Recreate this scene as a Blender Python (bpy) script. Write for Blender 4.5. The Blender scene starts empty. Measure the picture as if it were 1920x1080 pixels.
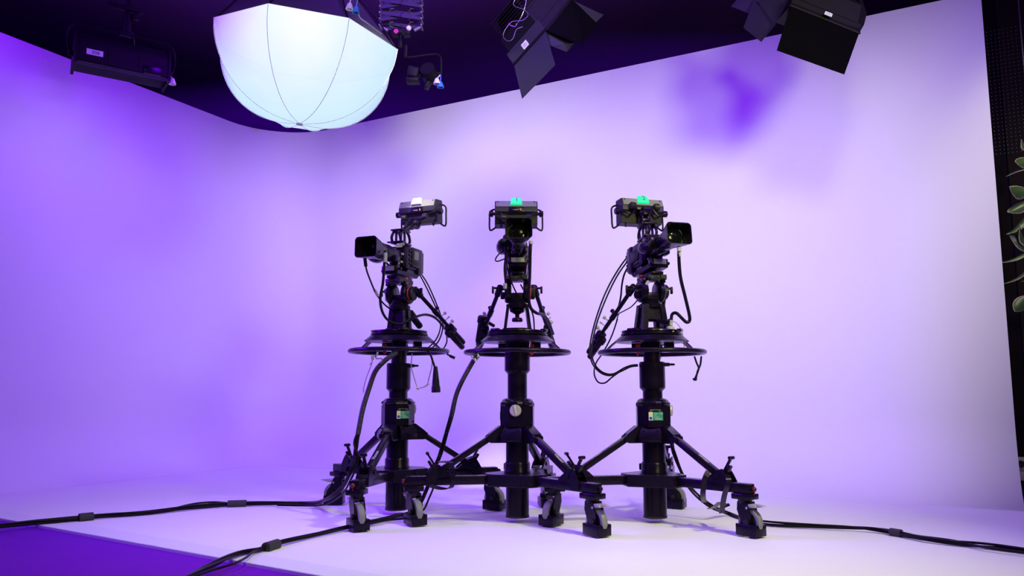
import bpy, bmesh, math, random
from mathutils import Vector, Matrix, Euler
V = Vector
PI = math.pi
R = math.radians
random.seed(7)
scene = bpy.context.scene
col = scene.collection

# ------------------------------------------------------------------ camera
FPX, PITCH, EYE = 1510.0, 0.1291, 0.66
cd = bpy.data.cameras.new('camera')
cd.sensor_width = 36.0
cd.lens = FPX / 1920 * 36
cd.clip_start = 0.05
cam = bpy.data.objects.new('camera', cd)
col.objects.link(cam)
cam.location = (0, 0, EYE)
cam.rotation_euler = (PI / 2 + PITCH, 0, 0)
scene.camera = cam

# ------------------------------------------------------------------ view and world
vs = scene.view_settings
vs.view_transform = 'Standard'
vs.look = 'None'
vs.exposure = 0.0
vs.gamma = 1.0
vs.use_curve_mapping = False
w = bpy.data.worlds.new('studio_world')
scene.world = w
w.use_nodes = True
bg = w.node_tree.nodes['Background']
bg.inputs[0].default_value = (0.25, 0.10, 0.8, 1)
bg.inputs[1].default_value = 0.01

# ------------------------------------------------------------------ lights (unseen studio lamps, with fill lamps added among them)
VIOLET = (0.21, 0.0, 1.0)
WARM = (0.95, 1.0, 0.42)

def area(name, loc, aim, power, color, sx, sy=None, spread=180):
    d = bpy.data.lights.new(name, 'AREA')
    d.energy = power
    d.color = color
    d.shape = 'RECTANGLE'
    d.size = sx
    d.size_y = sy or sx
    d.spread = R(spread)
    o = bpy.data.objects.new(name, d)
    col.objects.link(o)
    o.location = loc
    o.rotation_euler = (V(aim) - V(loc)).to_track_quat('-Z', 'Y').to_euler()
    return o


def mix(*parts):
    """power and colour of a lamp made of (watts, colour) parts"""
    c = [sum(p * k[i] for p, k in parts) for i in range(3)]
    m = max(c)
    return m, tuple(x / m for x in c)

def lamp(name, loc, aim, parts, sx, sy, spread):
    p, c = mix(*parts)
    return area(name, loc, aim, p, c, sx, sy, spread)

lamp('warm_pool_right', (2.2, 0.6, 2.6), (1.0, 6.3, 1.7), [(27, WARM)], 0.7, 0.7, 70)
lamp('warm_pool_centre', (0.9, 1.2, 3.6), (0.9, 6.4, 1.5), [(8, WARM)], 0.6, 0.6, 60)
lamp('warm_floor_softbox', (0.5, 2.7, 4.1), (0.5, 3.1, 0.0), [(4, WARM)], 0.8, 0.8, 100)
lamp('warm_floor_key', (2.3, 1.9, 3.3), (0.35, 3.3, 0.0), [(19, WARM)], 0.25, 0.25, 66)
lamp('warm_pool_corner', (0.3, 2.0, 3.8), (-0.75, 7.2, 2.6), [(8, WARM)], 1.0, 1.0, 38)
lamp('warm_wall_fill_left', (-1.4, 1.2, 3.6), (-2.3, 7.2, 1.7), [(1.0, WARM)], 0.9, 0.9, 36)  # fill added for the middle of the left wall
lamp('warm_floor_fill_left', (-1.0, 2.2, 3.9), (-1.2, 3.9, 0.0), [(4, WARM)], 0.5, 0.5, 56)  # fill added for the left part of the white floor
lamp('warm_viewfinder_fill', (-0.75, 3.0, 3.5), (-0.53, 4.68, 1.76), [(1.3, (1.0, 0.95, 0.75))], 0.12, 0.12, 14)  # added fill that brightens the left viewfinder cover
lamp('warm_plant_fill', (3.7, 3.9, 3.7), (3.4, 5.4, 1.6), [(2, WARM)], 0.3, 0.3, 45)  # unseen fill added to light the plant
lamp('violet_rim_fill', (-3.95, 4.3, 2.3), (0.1, 4.4, 0.9), [(46, VIOLET)], 1.2, 1.2, 70)  # added on the left to give the pedestals violet edges
lamp('violet_ceiling_fill_left', (-3.2, 9.6, 2.4), (-2.5, 12.6, 4.0), [(55, VIOLET)], 3.0, 0.3, 160)  # added lamp hidden behind the wall, only to turn the ceiling violet
lamp('violet_ceiling_fill_right', (1.6, 8.0, 2.4), (1.6, 12.6, 4.0), [(34, VIOLET)], 3.0, 0.3, 160)  # second added lamp behind the wall for the violet ceiling
lamp('violet_door_fill', (0.7, 2.7, 3.3), (0.15, 4.4, 2.6), [(5, VIOLET)], 0.2, 0.2, 36)  # added fill that turns the barn doors violet
lamp('warm_back_lamp', (-1.6, 6.4, 4.0), (-0.5, 4.2, 0.0), [(3, WARM), (4, VIOLET)], 0.9, 0.5, 150)
lamp('violet_wash_far_left', (-1.0, 4.6, 4.1), (-2.6, 7.0, 2.2), [(23, VIOLET)], 0.7, 0.4, 110)
lamp('violet_wash_far_right', (0.6, 4.6, 4.1), (0.6, 6.6, 1.8), [(9, VIOLET)], 0.7, 0.4, 120)
lamp('violet_wash_centre', (-0.4, 4.0, 3.8), (-0.8, 7.2, 1.2), [(37, VIOLET)], 0.9, 0.5, 150)
lamp('violet_side_lamp', (-4.6, 1.0, 3.2), (-2.9, 6.2, 2.0), [(14, VIOLET)], 0.7, 0.7, 90)
lamp('violet_corner_wash', (-4.0, 4.6, 3.9), (-2.9, 7.2, 1.6), [(18, VIOLET)], 0.9, 0.5, 150)
lamp('violet_right_key', (3.0, 2.6, 3.2), (1.8, 5.6, 1.4), [(29, VIOLET)], 0.7, 0.7, 120)
lamp('violet_front_left', (-1.5, 2.0, 3.9), (-0.8, 4.5, 0.0), [(26, VIOLET)], 0.9, 0.9, 120)
LANTERN_POWER = 130

# ------------------------------------------------------------------ camera geometry used to lay the place out
def at(u, v, y):
    """point of the ray through pixel (u, v) at distance y in front of the lens"""
    a = (u - 960) / FPX
    b = (540 - v) / FPX
    d = V((a, math.cos(PITCH) - b * math.sin(PITCH), math.sin(PITCH) + b * math.cos(PITCH)))
    return V((0, 0, EYE)) + d * (y / d.y)

def atz(u, v, z):
    a = (u - 960) / FPX
    b = (540 - v) / FPX
    d = V((a, math.cos(PITCH) - b * math.sin(PITCH), math.sin(PITCH) + b * math.cos(PITCH)))
    return V((0, 0, EYE)) + d * ((z - EYE) / d.z)

# ------------------------------------------------------------------ materials
def mat(name, c, rough=0.5, metal=0.0, spec=0.5, emit=None, es=1.0, noise=0.0, nscale=20.0, bump=0.0, bscale=60.0, tint=None):
    m = bpy.data.materials.new(name)
    m.use_nodes = True
    nt = m.node_tree
    b = nt.nodes['Principled BSDF']
    b.inputs['Base Color'].default_value = (*c, 1)
    b.inputs['Roughness'].default_value = rough
    b.inputs['Metallic'].default_value = metal
    b.inputs['Specular IOR Level'].default_value = spec
    if tint:
        b.inputs['Specular Tint'].default_value = (*tint, 1)
    if emit:
        b.inputs['Emission Color'].default_value = (*emit, 1)
        b.inputs['Emission Strength'].default_value = es
    if noise or bump:
        tc = nt.nodes.new('ShaderNodeTexCoord')
    if noise:
        n = nt.nodes.new('ShaderNodeTexNoise')
        n.inputs['Scale'].default_value = nscale
        n.inputs['Detail'].default_value = 5
        nt.links.new(tc.outputs['Object'], n.inputs['Vector'])
        mx = nt.nodes.new('ShaderNodeMix')
        mx.data_type = 'RGBA'
        mx.inputs['A'].default_value = (*[x * (1 - noise) for x in c], 1)
        mx.inputs['B'].default_value = (*[min(1, x * (1 + noise)) for x in c], 1)
        nt.links.new(n.outputs['Fac'], mx.inputs['Factor'])
        nt.links.new(mx.outputs['Result'], b.inputs['Base Color'])
        mr = nt.nodes.new('ShaderNodeMapRange')
        mr.inputs['To Min'].default_value = max(0, rough - 0.08)
        mr.inputs['To Max'].default_value = min(1, rough + 0.08)
        nt.links.new(n.outputs['Fac'], mr.inputs['Value'])
        nt.links.new(mr.outputs['Result'], b.inputs['Roughness'])
    if bump:
        n2 = nt.nodes.new('ShaderNodeTexNoise')
        n2.inputs['Scale'].default_value = bscale
        n2.inputs['Detail'].default_value = 4
        nt.links.new(tc.outputs['Object'], n2.inputs['Vector'])
        bp = nt.nodes.new('ShaderNodeBump')
        bp.inputs['Strength'].default_value = bump
        bp.inputs['Distance'].default_value = 0.002
        nt.links.new(n2.outputs['Fac'], bp.inputs['Height'])
        nt.links.new(bp.outputs['Normal'], b.inputs['Normal'])
    return m

M = {
    'cyc': mat('white_cyclorama_paint', (0.80, 0.79, 0.80), 0.85, spec=0.15, noise=0.012, nscale=2.5),
    'cycfloor': mat('white_cyclorama_floor_paint', (0.80, 0.79, 0.80), 0.6, spec=0.2, noise=0.02, nscale=3.0),
    'floor': mat('violet_studio_floor_paint', (0.17, 0.003, 0.45), 0.7, spec=0.1, noise=0.05, nscale=3.0),
    'black_room': mat('violet_lit_black_room', (0.10, 0.03, 0.14), 0.9, spec=0.05, noise=0.2, nscale=1.2),  # black room with the lamps' violet light put into its colour
    'blk': mat('black_anodised_metal', (0.006, 0.0035, 0.011), 0.24, spec=0.5, tint=(0.26, 0.22, 0.32), noise=0.25, nscale=30, bump=0.08, bscale=300),  # black tinted violet here and in the next two, for the light's sheen
    'blk2': mat('satin_black_paint', (0.007, 0.004, 0.013), 0.28, spec=0.5, tint=(0.26, 0.22, 0.32), noise=0.25, nscale=22, bump=0.1, bscale=220),
    'plast': mat('black_plastic', (0.007, 0.004, 0.013), 0.26, spec=0.5, tint=(0.26, 0.22, 0.32), noise=0.2, nscale=40),
    'rubber': mat('black_rubber', (0.005, 0.005, 0.006), 0.5, spec=0.5, tint=(0.26, 0.22, 0.32), noise=0.2, nscale=40),
    'dgrey': mat('dark_grey_plastic', (0.015, 0.014, 0.016), 0.42, spec=0.25, noise=0.15, nscale=40),
    'grey': mat('grey_painted_metal', (0.17, 0.165, 0.155), 0.42, spec=0.4, noise=0.1, nscale=30),
    'lgrey': mat('light_grey_metal', (0.34, 0.33, 0.31), 0.45, metal=0.0, noise=0.1, nscale=30),
    'tyre': mat('grey_tyre_rubber', (0.19, 0.19, 0.185), 0.55, noise=0.2, nscale=40),
    'steel': mat('brushed_steel', (0.50, 0.47, 0.43), 0.5, metal=0.55, noise=0.1, nscale=60),
    'red': mat('red_anodised_ring', (0.40, 0.02, 0.015), 0.35, noise=0.1),
    'ball': mat('dark_red_ball_knob', (0.09, 0.004, 0.008), 0.25, noise=0.1),
    'glass': mat('dark_lens_glass', (0.003, 0.003, 0.004), 0.12, spec=0.12, noise=0.05),
    'teal': mat('teal_lens_ring', (0.01, 0.14, 0.12), 0.4, noise=0.1),
    'white': mat('white_plastic', (0.75, 0.75, 0.76), 0.45, noise=0.03),
    'wlabel': mat('white_label_paper', (0.6, 0.6, 0.6), 0.7, noise=0.05),
    'green': mat('green_label_print', (0.015, 0.22, 0.13), 0.55, noise=0.08),
    'yellow': mat('yellow_label_print', (0.6, 0.5, 0.03), 0.6, noise=0.05),
    'blue': mat('blue_label_print', (0.02, 0.02, 0.22), 0.6, noise=0.05),
    'print': mat('white_print', (0.55, 0.55, 0.58), 0.6, noise=0.03),
    'orange': mat('orange_print', (0.75, 0.22, 0.04), 0.6, noise=0.03),
    'dark_print': mat('dark_print', (0.005, 0.02, 0.012), 0.7, noise=0.03),
    'tally': mat('lit_green_tally', (0.02, 0.3, 0.15), 0.4, emit=(0.01, 0.80, 0.33), es=1.0, noise=0.02),
    'cable': mat('black_cable_jacket', (0.004, 0.0035, 0.005), 0.4, spec=0.5, tint=(0.26, 0.22, 0.32), noise=0.2, nscale=60),
    'tape': mat('dark_gaffer_tape', (0.03, 0.027, 0.032), 0.7, noise=0.2, nscale=80),
    'wire': mat('steel_wire_rope', (0.35, 0.34, 0.36), 0.35, metal=0.9, noise=0.2, nscale=200),
    'door': mat('lit_black_steel', (0.022, 0.018, 0.035), 0.5, spec=0.2, noise=0.1, nscale=10),  # black steel with violet light put into its colour
    'door_shaded': mat('shaded_black_steel', (0.0015, 0.0012, 0.002), 0.7, spec=0.02, noise=0.1, nscale=10),  # same black steel, shade put into its colour
    'lamp': mat('black_lamp_housing', (0.005, 0.004, 0.006), 0.55, spec=0.12, noise=0.2, nscale=20),
    'skirt': mat('black_nylon_skirt', (0.02, 0.018, 0.02), 0.75, noise=0.2, nscale=30, bump=0.3, bscale=40),
    'cupw': mat('white_pole_cup', (0.75, 0.72, 0.68), 0.5, noise=0.04),
    'cupb': mat('blue_pole_cup', (0.03, 0.22, 0.5), 0.5, noise=0.04),
    'panel': mat('black_acoustic_panel', (0.006, 0.004, 0.006), 0.8, spec=0.05, noise=0.2, nscale=6),
    'panel2': mat('dark_brown_panel', (0.014, 0.010, 0.010), 0.8, spec=0.05, noise=0.2, nscale=6),
    'dot': mat('grey_felt_behind_holes', (0.10, 0.09, 0.09), 0.9, noise=0.3, nscale=15),
    'socket': mat('beige_socket_plate', (0.32, 0.29, 0.25), 0.5, noise=0.05),
    'stem': mat('plant_stem', (0.10, 0.12, 0.05), 0.6, noise=0.2),
}

def braid_mat():
    m = bpy.data.materials.new('braided_cable_sleeve')
    m.use_nodes = True
    nt = m.node_tree
    b = nt.nodes['Principled BSDF']
    b.inputs['Roughness'].default_value = 0.6
    tc = nt.nodes.new('ShaderNodeTexCoord')
    v = nt.nodes.new('ShaderNodeTexVoronoi')
    v.inputs['Scale'].default_value = 230
    cr = nt.nodes.new('ShaderNodeValToRGB')
    cr.color_ramp.elements[0].position = 0.25
    cr.color_ramp.elements[0].color = (0.09, 0.085, 0.09, 1)
    cr.color_ramp.elements[1].position = 0.42
    cr.color_ramp.elements[1].color = (0.007, 0.006, 0.008, 1)
    nt.links.new(tc.outputs['Object'], v.inputs['Vector'])
    nt.links.new(v.outputs['Distance'], cr.inputs['Fac'])
    nt.links.new(cr.outputs['Color'], b.inputs['Base Color'])
    return m
M['braid'] = braid_mat()

def leaf_mat():
    m = bpy.data.materials.new('variegated_leaf')
    m.use_nodes = True
    nt = m.node_tree
    b = nt.nodes['Principled BSDF']
    b.inputs['Roughness'].default_value = 0.4
    uv = nt.nodes.new('ShaderNodeAttribute')
    uv.attribute_name = 'edge'
    n = nt.nodes.new('ShaderNodeTexNoise')
    n.inputs['Scale'].default_value = 60
    tc = nt.nodes.new('ShaderNodeTexCoord')
    nt.links.new(tc.outputs['Object'], n.inputs['Vector'])
    ad = nt.nodes.new('ShaderNodeMath')
    ad.operation = 'MULTIPLY_ADD'
    nt.links.new(n.outputs['Fac'], ad.inputs[0])
    ad.inputs[1].default_value = 0.5
    nt.links.new(uv.outputs['Fac'], ad.inputs[2])
    cr = nt.nodes.new('ShaderNodeValToRGB')
    e = cr.color_ramp.elements
    e[0].position = 0.55
    e[0].color = (0.035, 0.075, 0.02, 1)
    e[1].position = 1.05
    e[1].color = (0.50, 0.40, 0.30, 1)
    x = e.new(0.9)
    x.color = (0.10, 0.13, 0.06, 1)
    nt.links.new(ad.outputs[0], cr.inputs['Fac'])
    nt.links.new(cr.outputs['Color'], b.inputs['Base Color'])
    return m
M['leaf'] = leaf_mat()

def fabric_mat():
    """thin diffusion cloth glowing from the bulb inside it; part of the light passes straight through"""
    m = bpy.data.materials.new('glowing_lantern_cloth')
    m.use_nodes = True
    nt = m.node_tree
    out = nt.nodes['Material Output']
    nt.nodes.remove(nt.nodes['Principled BSDF'])
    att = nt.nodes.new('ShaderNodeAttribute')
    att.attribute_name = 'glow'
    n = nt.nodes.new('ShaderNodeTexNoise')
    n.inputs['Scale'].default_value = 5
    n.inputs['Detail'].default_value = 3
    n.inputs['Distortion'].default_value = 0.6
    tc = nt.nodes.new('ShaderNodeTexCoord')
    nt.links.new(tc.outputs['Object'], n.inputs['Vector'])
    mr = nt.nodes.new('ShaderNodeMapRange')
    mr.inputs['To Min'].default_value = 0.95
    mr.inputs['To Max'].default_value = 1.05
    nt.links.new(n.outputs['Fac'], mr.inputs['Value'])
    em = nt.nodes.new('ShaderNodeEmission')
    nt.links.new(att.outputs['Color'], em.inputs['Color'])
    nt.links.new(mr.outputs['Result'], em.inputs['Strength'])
    tr = nt.nodes.new('ShaderNodeBsdfTransparent')
    mx = nt.nodes.new('ShaderNodeMixShader')
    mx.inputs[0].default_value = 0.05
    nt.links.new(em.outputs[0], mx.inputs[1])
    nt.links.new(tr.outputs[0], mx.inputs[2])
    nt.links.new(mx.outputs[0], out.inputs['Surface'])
    return m
M['fabric'] = fabric_mat()

# ------------------------------------------------------------------ mesh helpers
def frame_from(d, up=V((0, 0, 1))):
    d = V(d).normalized()
    if abs(d.dot(up)) > 0.98:
        up = V((0, 1, 0))
    x = d.cross(up).normalized()
    y = x.cross(d).normalized()
    return x, y, d

def smooth_path(pts, n=6, closed=False):
    pts = [V(p) for p in pts]
    if len(pts) < 3:
        return pts
    out = []
    L = len(pts)
    rng = range(L) if closed else range(L - 1)
    for i in rng:
        if closed:
            p0, p1, p2, p3 = pts[(i - 1) % L], pts[i], pts[(i + 1) % L], pts[(i + 2) % L]
        else:
            p0 = pts[i - 1] if i else pts[0] * 2 - pts[1]
            p1, p2 = pts[i], pts[i + 1]
            p3 = pts[i + 2] if i + 2 < L else pts[-1] * 2 - pts[-2]
        for k in range(n):
            t = k / n
            out.append(0.5 * (2 * p1 + (p2 - p0) * t + (2 * p0 - 5 * p1 + 4 * p2 - p3) * t * t + (3 * p1 - p0 - 3 * p2 + p3) * t ** 3))
    if not closed:
        out.append(pts[-1])
    return out

class B:
    def __init__(s):
        s.bm = bmesh.new()

    def box(s, c, size, rot=None, bev=0.0, seg=2):
        r = bmesh.ops.create_cube(s.bm, size=1.0)
        vs_ = r['verts']
        for v in vs_:
            v.co = V((v.co.x * size[0], v.co.y * size[1], v.co.z * size[2]))
        if bev:
            es = list({e for v in vs_ for e in v.link_edges})
            rr = bmesh.ops.bevel(s.bm, geom=es, offset=min(bev, min(size) * 0.45), segments=seg, affect='EDGES', profile=0.5)
            vs_ = list({v for f in rr['faces'] for v in f.verts} | {v for v in vs_ if v.is_valid})
        m = rot.to_matrix() if isinstance(rot, Euler) else rot
        for v in vs_:
            v.co = (m @ v.co if m is not None else v.co) + V(c)
        return s

    def bar(s, p0, p1, wid, thick, up=V((0, 0, 1)), bev=0.0):
        p0, p1 = V(p0), V(p1)
        x, y, d = frame_from(p1 - p0, up)
        m = Matrix((x, y, d)).transposed()
        return s.box((p0 + p1) / 2, (wid, thick, (p1 - p0).length), m, bev)

    def cyl(s, p0, p1, r0, r1=None, seg=20, bev=0.0):
        p0, p1 = V(p0), V(p1)
        r1 = r0 if r1 is None else r1
        L = (p1 - p0).length
        if bev:
            return s.lathe([(0, 0), (r0 - bev, 0), (r0, bev), (r1, L - bev), (r1 - bev, L), (0, L)], p0, p1 - p0, seg)
        return s.lathe([(0, 0), (r0, 0), (r1, L), (0, L)], p0, p1 - p0, seg)

    def lathe(s, prof, o=(0, 0, 0), d=(0, 0, 1), seg=28, closed=False):
        x, y, d = frame_from(d)
        o = V(o)
        rings = []
        for r, h in prof:
            if r < 1e-6:
                rings.append([s.bm.verts.new(o + d * h)])
            else:
                rings.append([s.bm.verts.new(o + d * h + (x * math.cos(2 * PI * k / seg) + y * math.sin(2 * PI * k / seg)) * r) for k in range(seg)])
        pairs = list(zip(rings, rings[1:]))
        if closed:
            pairs.append((rings[-1], rings[0]))
        for a, b in pairs:
            for k in range(seg):
                k2 = (k + 1) % seg
                if len(a) == 1 and len(b) == 1:
                    continue
                if len(a) == 1:
                    f = (a[0], b[k2], b[k])
                elif len(b) == 1:
                    f = (a[k], a[k2], b[0])
                else:
                    f = (a[k], a[k2], b[k2], b[k])
                try:
                    s.bm.faces.new(f)
                except ValueError:
                    pass
        return s

    def torus(s, o, d, RR, r, seg=64, rs=12, flat=1.0):
        prof = [(RR + r * math.cos(2 * PI * k / rs), r * flat * math.sin(2 * PI * k / rs)) for k in range(rs)]
        return s.lathe(prof, o, d, seg, closed=True)

    def tube(s, pts, r, seg=8, smooth=6, closed=False):
        pts = smooth_path(pts, smooth, closed) if smooth else [V(p) for p in pts]
        L = len(pts)
        rad = r if callable(r) else (lambda t: r)
        rings = []
        t0 = (pts[1] - pts[0]).normalized()
        x, y, _ = frame_from(t0)
        for i, p in enumerate(pts):
            if closed:
                t = (pts[(i + 1) % L] - pts[i - 1]).normalized()
            else:
                t = (pts[min(i + 1, L - 1)] - pts[max(i - 1, 0)]).normalized()
            x = (x - t * x.dot(t)).normalized()
            y = t.cross(x)
            rr = rad(i / max(1, L - 1))
            rings.append([s.bm.verts.new(p + (x * math.cos(2 * PI * k / seg) + y * math.sin(2 * PI * k / seg)) * rr) for k in range(seg)])
        for i in range(L if closed else L - 1):
            a, b = rings[i], rings[(i + 1) % L]
            for k in range(seg):
                s.bm.faces.new((a[k], a[(k + 1) % seg], b[(k + 1) % seg], b[k]))
        if not closed:
            s.bm.faces.new(list(reversed(rings[0])))
            s.bm.faces.new(rings[-1])
        return s

    def ribbon(s, pts, wid, thick, side, smooth=5):
        """flat strap along pts, its width along side"""
        pts = smooth_path(pts, smooth)
        rings = []
        L = len(pts)
        side = V(side).normalized()
        for i, p in enumerate(pts):
            t = (pts[min(i + 1, L - 1)] - pts[max(i - 1, 0)]).normalized()
            sd = (side - t * side.dot(t)).normalized()
            n = t.cross(sd)
            rings.append([s.bm.verts.new(p + sd * a * wid / 2 + n * b * thick / 2) for a, b in ((1, 1), (-1, 1), (-1, -1), (1, -1))])
        for a, b in zip(rings, rings[1:]):
            for k in range(4):
                s.bm.faces.new((a[k], a[(k + 1) % 4], b[(k + 1) % 4], b[k]))
        s.bm.faces.new(list(reversed(rings[0])))
        s.bm.faces.new(rings[-1])
        return s

    def prism(s, poly, o, u, v, t):
        """polygon poly in the plane (o; u, v), thickened t along u x v, centred"""
        u, v, o = V(u), V(v), V(o)
        n = u.cross(v).normalized()
        a = [s.bm.verts.new(o + u * p[0] + v * p[1] + n * t / 2) for p in poly]
        b = [s.bm.verts.new(o + u * p[0] + v * p[1] - n * t / 2) for p in poly]
        s.bm.faces.new(a)
        s.bm.faces.new(list(reversed(b)))
        for k in range(len(poly)):
            k2 = (k + 1) % len(poly)
            s.bm.faces.new((a[k], b[k], b[k2], a[k2]))
        return s

    def sheet(s, pts, t):
        """flat sheet with real thickness through 3D corner points"""
        pts = [V(p) for p in pts]
        n = V((0, 0, 0))
        for i in range(len(pts)):
            n += pts[i].cross(pts[(i + 1) % len(pts)])
        n.normalize()
        a = [s.bm.verts.new(p + n * t / 2) for p in pts]
        b = [s.bm.verts.new(p - n * t / 2) for p in pts]
        s.bm.faces.new(a)
        s.bm.faces.new(list(reversed(b)))
        for k in range(len(pts)):
            k2 = (k + 1) % len(pts)
            s.bm.faces.new((a[k], b[k], b[k2], a[k2]))
        return s

    def hull(s, A, Bq):
        """solid between two polygons of the same length"""
        a = [s.bm.verts.new(V(p)) for p in A]
        b = [s.bm.verts.new(V(p)) for p in Bq]
        s.bm.faces.new(a)
        s.bm.faces.new(list(reversed(b)))
        for k in range(len(A)):
            k2 = (k + 1) % len(A)
            s.bm.faces.new((a[k], b[k], b[k2], a[k2]))
        return s

    def sphere(s, c, r, seg=14, sc=(1, 1, 1)):
        n = seg // 2
        prof = [(r * math.sin(PI * i / n), -r * math.cos(PI * i / n)) for i in range(n + 1)]
        prof[0] = (0, -r)
        prof[-1] = (0, r)
        k0 = len(s.bm.verts)
        s.lathe(prof, (0, 0, 0), (0, 0, 1), seg)
        s.bm.verts.ensure_lookup_table()
        for v in s.bm.verts[k0:]:
            v.co = V((v.co.x * sc[0], v.co.y * sc[1], v.co.z * sc[2])) + V(c)
        return s

    def build(s, name, m, parent=None, ang=38, kind=None):
        bmesh.ops.recalc_face_normals(s.bm, faces=s.bm.faces[:])
        me = bpy.data.meshes.new(name)
        s.bm.to_mesh(me)
        s.bm.free()
        me.materials.append(M[m] if isinstance(m, str) else m)
        for p in me.polygons:
            p.use_smooth = True
        me.set_sharp_from_angle(angle=R(ang))
        o = bpy.data.objects.new(name, me)
        col.objects.link(o)
        if parent:
            o.parent = parent
        if kind:
            o['kind'] = kind
        return o

def tag(o, label, cat, group=None):
    o['label'] = label
    o['category'] = cat
    if group:
        o['group'] = group
    return o

def thing(name, label, cat, loc=(0, 0, 0), rot=(0, 0, 0), group=None):
    o = bpy.data.objects.new(name, None)
    o.empty_display_size = 0.1
    col.objects.link(o)
    o.location = loc
    o.rotation_euler = rot
    return tag(o, label, cat, group)

def text(name, body, size, o, u, v, m, parent, depth=0.0006, sx=1.0):
    """flat lettering centred at o, reading along u with v upward"""
    cu = bpy.data.curves.new(name, 'FONT')
    cu.body = body
    cu.size = size
    cu.align_x = 'CENTER'
    cu.align_y = 'CENTER'
    cu.extrude = depth
    tmp = bpy.data.objects.new(name + '_tmp', cu)
    col.objects.link(tmp)
    dg = bpy.context.evaluated_depsgraph_get()
    me = bpy.data.meshes.new_from_object(tmp.evaluated_get(dg))
    bpy.data.objects.remove(tmp)
    u, v = V(u).normalized(), V(v).normalized()
    n = u.cross(v).normalized()
    v = n.cross(u)
    for vt in me.vertices:
        vt.co = V(o) + u * vt.co.x * sx + v * vt.co.y + n * vt.co.z
    me.materials.clear()
    me.materials.append(M[m])
    ob = bpy.data.objects.new(name, me)
    col.objects.link(ob)
    ob.parent = parent
    return ob

# ------------------------------------------------------------------ setting: cyclorama, floors, black room
HW = 3.30
CORNER = V((-2.464, 8.219, 0))
DL = V((-0.4566, -0.8897, 0)).normalized()
DR = V((0.8698, -0.4935, 0)).normalized()
LEN_L, LEN_R = 5.6, 6.414
RC, COVE = 0.65, 0.5

def cyc_path():
    half = math.acos(DL.dot(DR)) / 2
    tl = RC / math.tan(half)
    bis = (DL + DR).normalized()
    cen = CORNER + bis * (RC / math.sin(half))
    p1, p2 = CORNER + DL * tl, CORNER + DR * tl
    nl = (cen - p1).normalized()
    nr = (cen - p2).normalized()
    out = []
    for k in range(7):
        out.append((CORNER + DL * (LEN_L + (tl - LEN_L) * k / 6), nl))
    a1 = math.atan2(-nl.y, -nl.x)
    a2 = math.atan2(-nr.y, -nr.x)
    while a2 > a1:
        a2 -= 2 * PI
    for k in range(1, 24):
        a = a1 + (a2 - a1) * k / 24
        d = V((math.cos(a), math.sin(a), 0))
        out.append((cen + d * RC, -d))
    for k in range(9):
        out.append((CORNER + DR * (tl + (LEN_R - tl) * k / 8), nr))
    return out

PATH = cyc_path()
bm = bmesh.new()
prof = [(0, HW), (0, 2.4), (0, 1.5), (0, COVE)] + [(COVE - COVE * math.cos(a), COVE - COVE * math.sin(a)) for a in [PI / 2 * k / 14 for k in range(1, 15)]]
rows = [[bm.verts.new(p + n * d + V((0, 0, z))) for d, z in prof] for p, n in PATH]
for a, b in zip(rows, rows[1:]):
    for k in range(len(prof) - 1):
        bm.faces.new((a[k], b[k], b[k + 1], a[k + 1]))
me = bpy.data.meshes.new('wall_back')
bmesh.ops.recalc_face_normals(bm, faces=bm.faces[:])
bm.to_mesh(me)
bm.free()
for p in me.polygons:
    p.use_smooth = True
me.materials.append(M['cyc'])
wall = bpy.data.objects.new('wall_back', me)
col.objects.link(wall)
wall['kind'] = 'structure'
wall['label'] = 'white curved cyclorama wall washed in violet light'
sm = wall.modifiers.new('thickness', 'SOLIDIFY')
sm.thickness = 0.03
fl = me.polygons[0]
sm.offset = -1 if fl.normal.dot(PATH[0][1]) > 0 else 1

E0, E1 = atz(0, 972, 0), atz(600, 1080, 0)
ED = (E1 - E0).normalized()
b_ = B()
inner = [p + n * COVE for p, n in PATH]
front = [E0 + ED * 6.5, E0 - ED * 2.2]
top = [b_.bm.verts.new(V((p.x, p.y, 0.0))) for p in inner + front]
b_.bm.faces.new(top)
bot = [b_.bm.verts.new(V((p.x, p.y, -0.012))) for p in inner + front]
for k in range(len(top)):
    k2 = (k + 1) % len(top)
    b_.bm.faces.new((top[k], bot[k], bot[k2], top[k2]))
b_.build('floor', 'cycfloor', kind='structure')['label'] = 'white painted cyclorama floor'
b_ = B()
b_.box((0, 3.5, -0.032), (16, 19, 0.04))
b_.build('floor_studio', 'floor', kind='structure')['label'] = 'violet studio floor in front of the white cyclorama floor'
# thin joint line in the white floor running along its front edge
NIN = V((-ED.y, ED.x, 0))
if NIN.y < 0:
    NIN = -NIN
b_ = B()
b_.bar(E0 + NIN * 0.068 - ED * 2 + V((0, 0, 0.0005)), E0 + NIN * 0.068 + ED * 6 + V((0, 0, 0.0005)), 0.13, 0.002)
b_.build('trim_1', mat('white_floor_edge_tape', (0.74, 0.73, 0.79), 0.6, noise=0.03), kind='structure')

for nm, c, s_ in (('ceiling', (0, 3.5, 4.35), (16, 19, 0.1)), ('wall_far', (0, 13.0, 2.15), (16, 0.1, 4.3)), ('wall_near', (0, -6.0, 2.15), (16, 0.1, 4.3)),
                  ('wall_left', (-8.0, 3.5, 2.15), (0.1, 19, 4.3)), ('wall_right', (8.0, 3.5, 2.15), (0.1, 19, 4.3))):
    B().box(c, s_).build(nm, 'black_room', kind='structure')

# ------------------------------------------------------------------ pedestals
def pol(r, a, z):
    return V((r * math.cos(a), r * math.sin(a), z))

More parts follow.
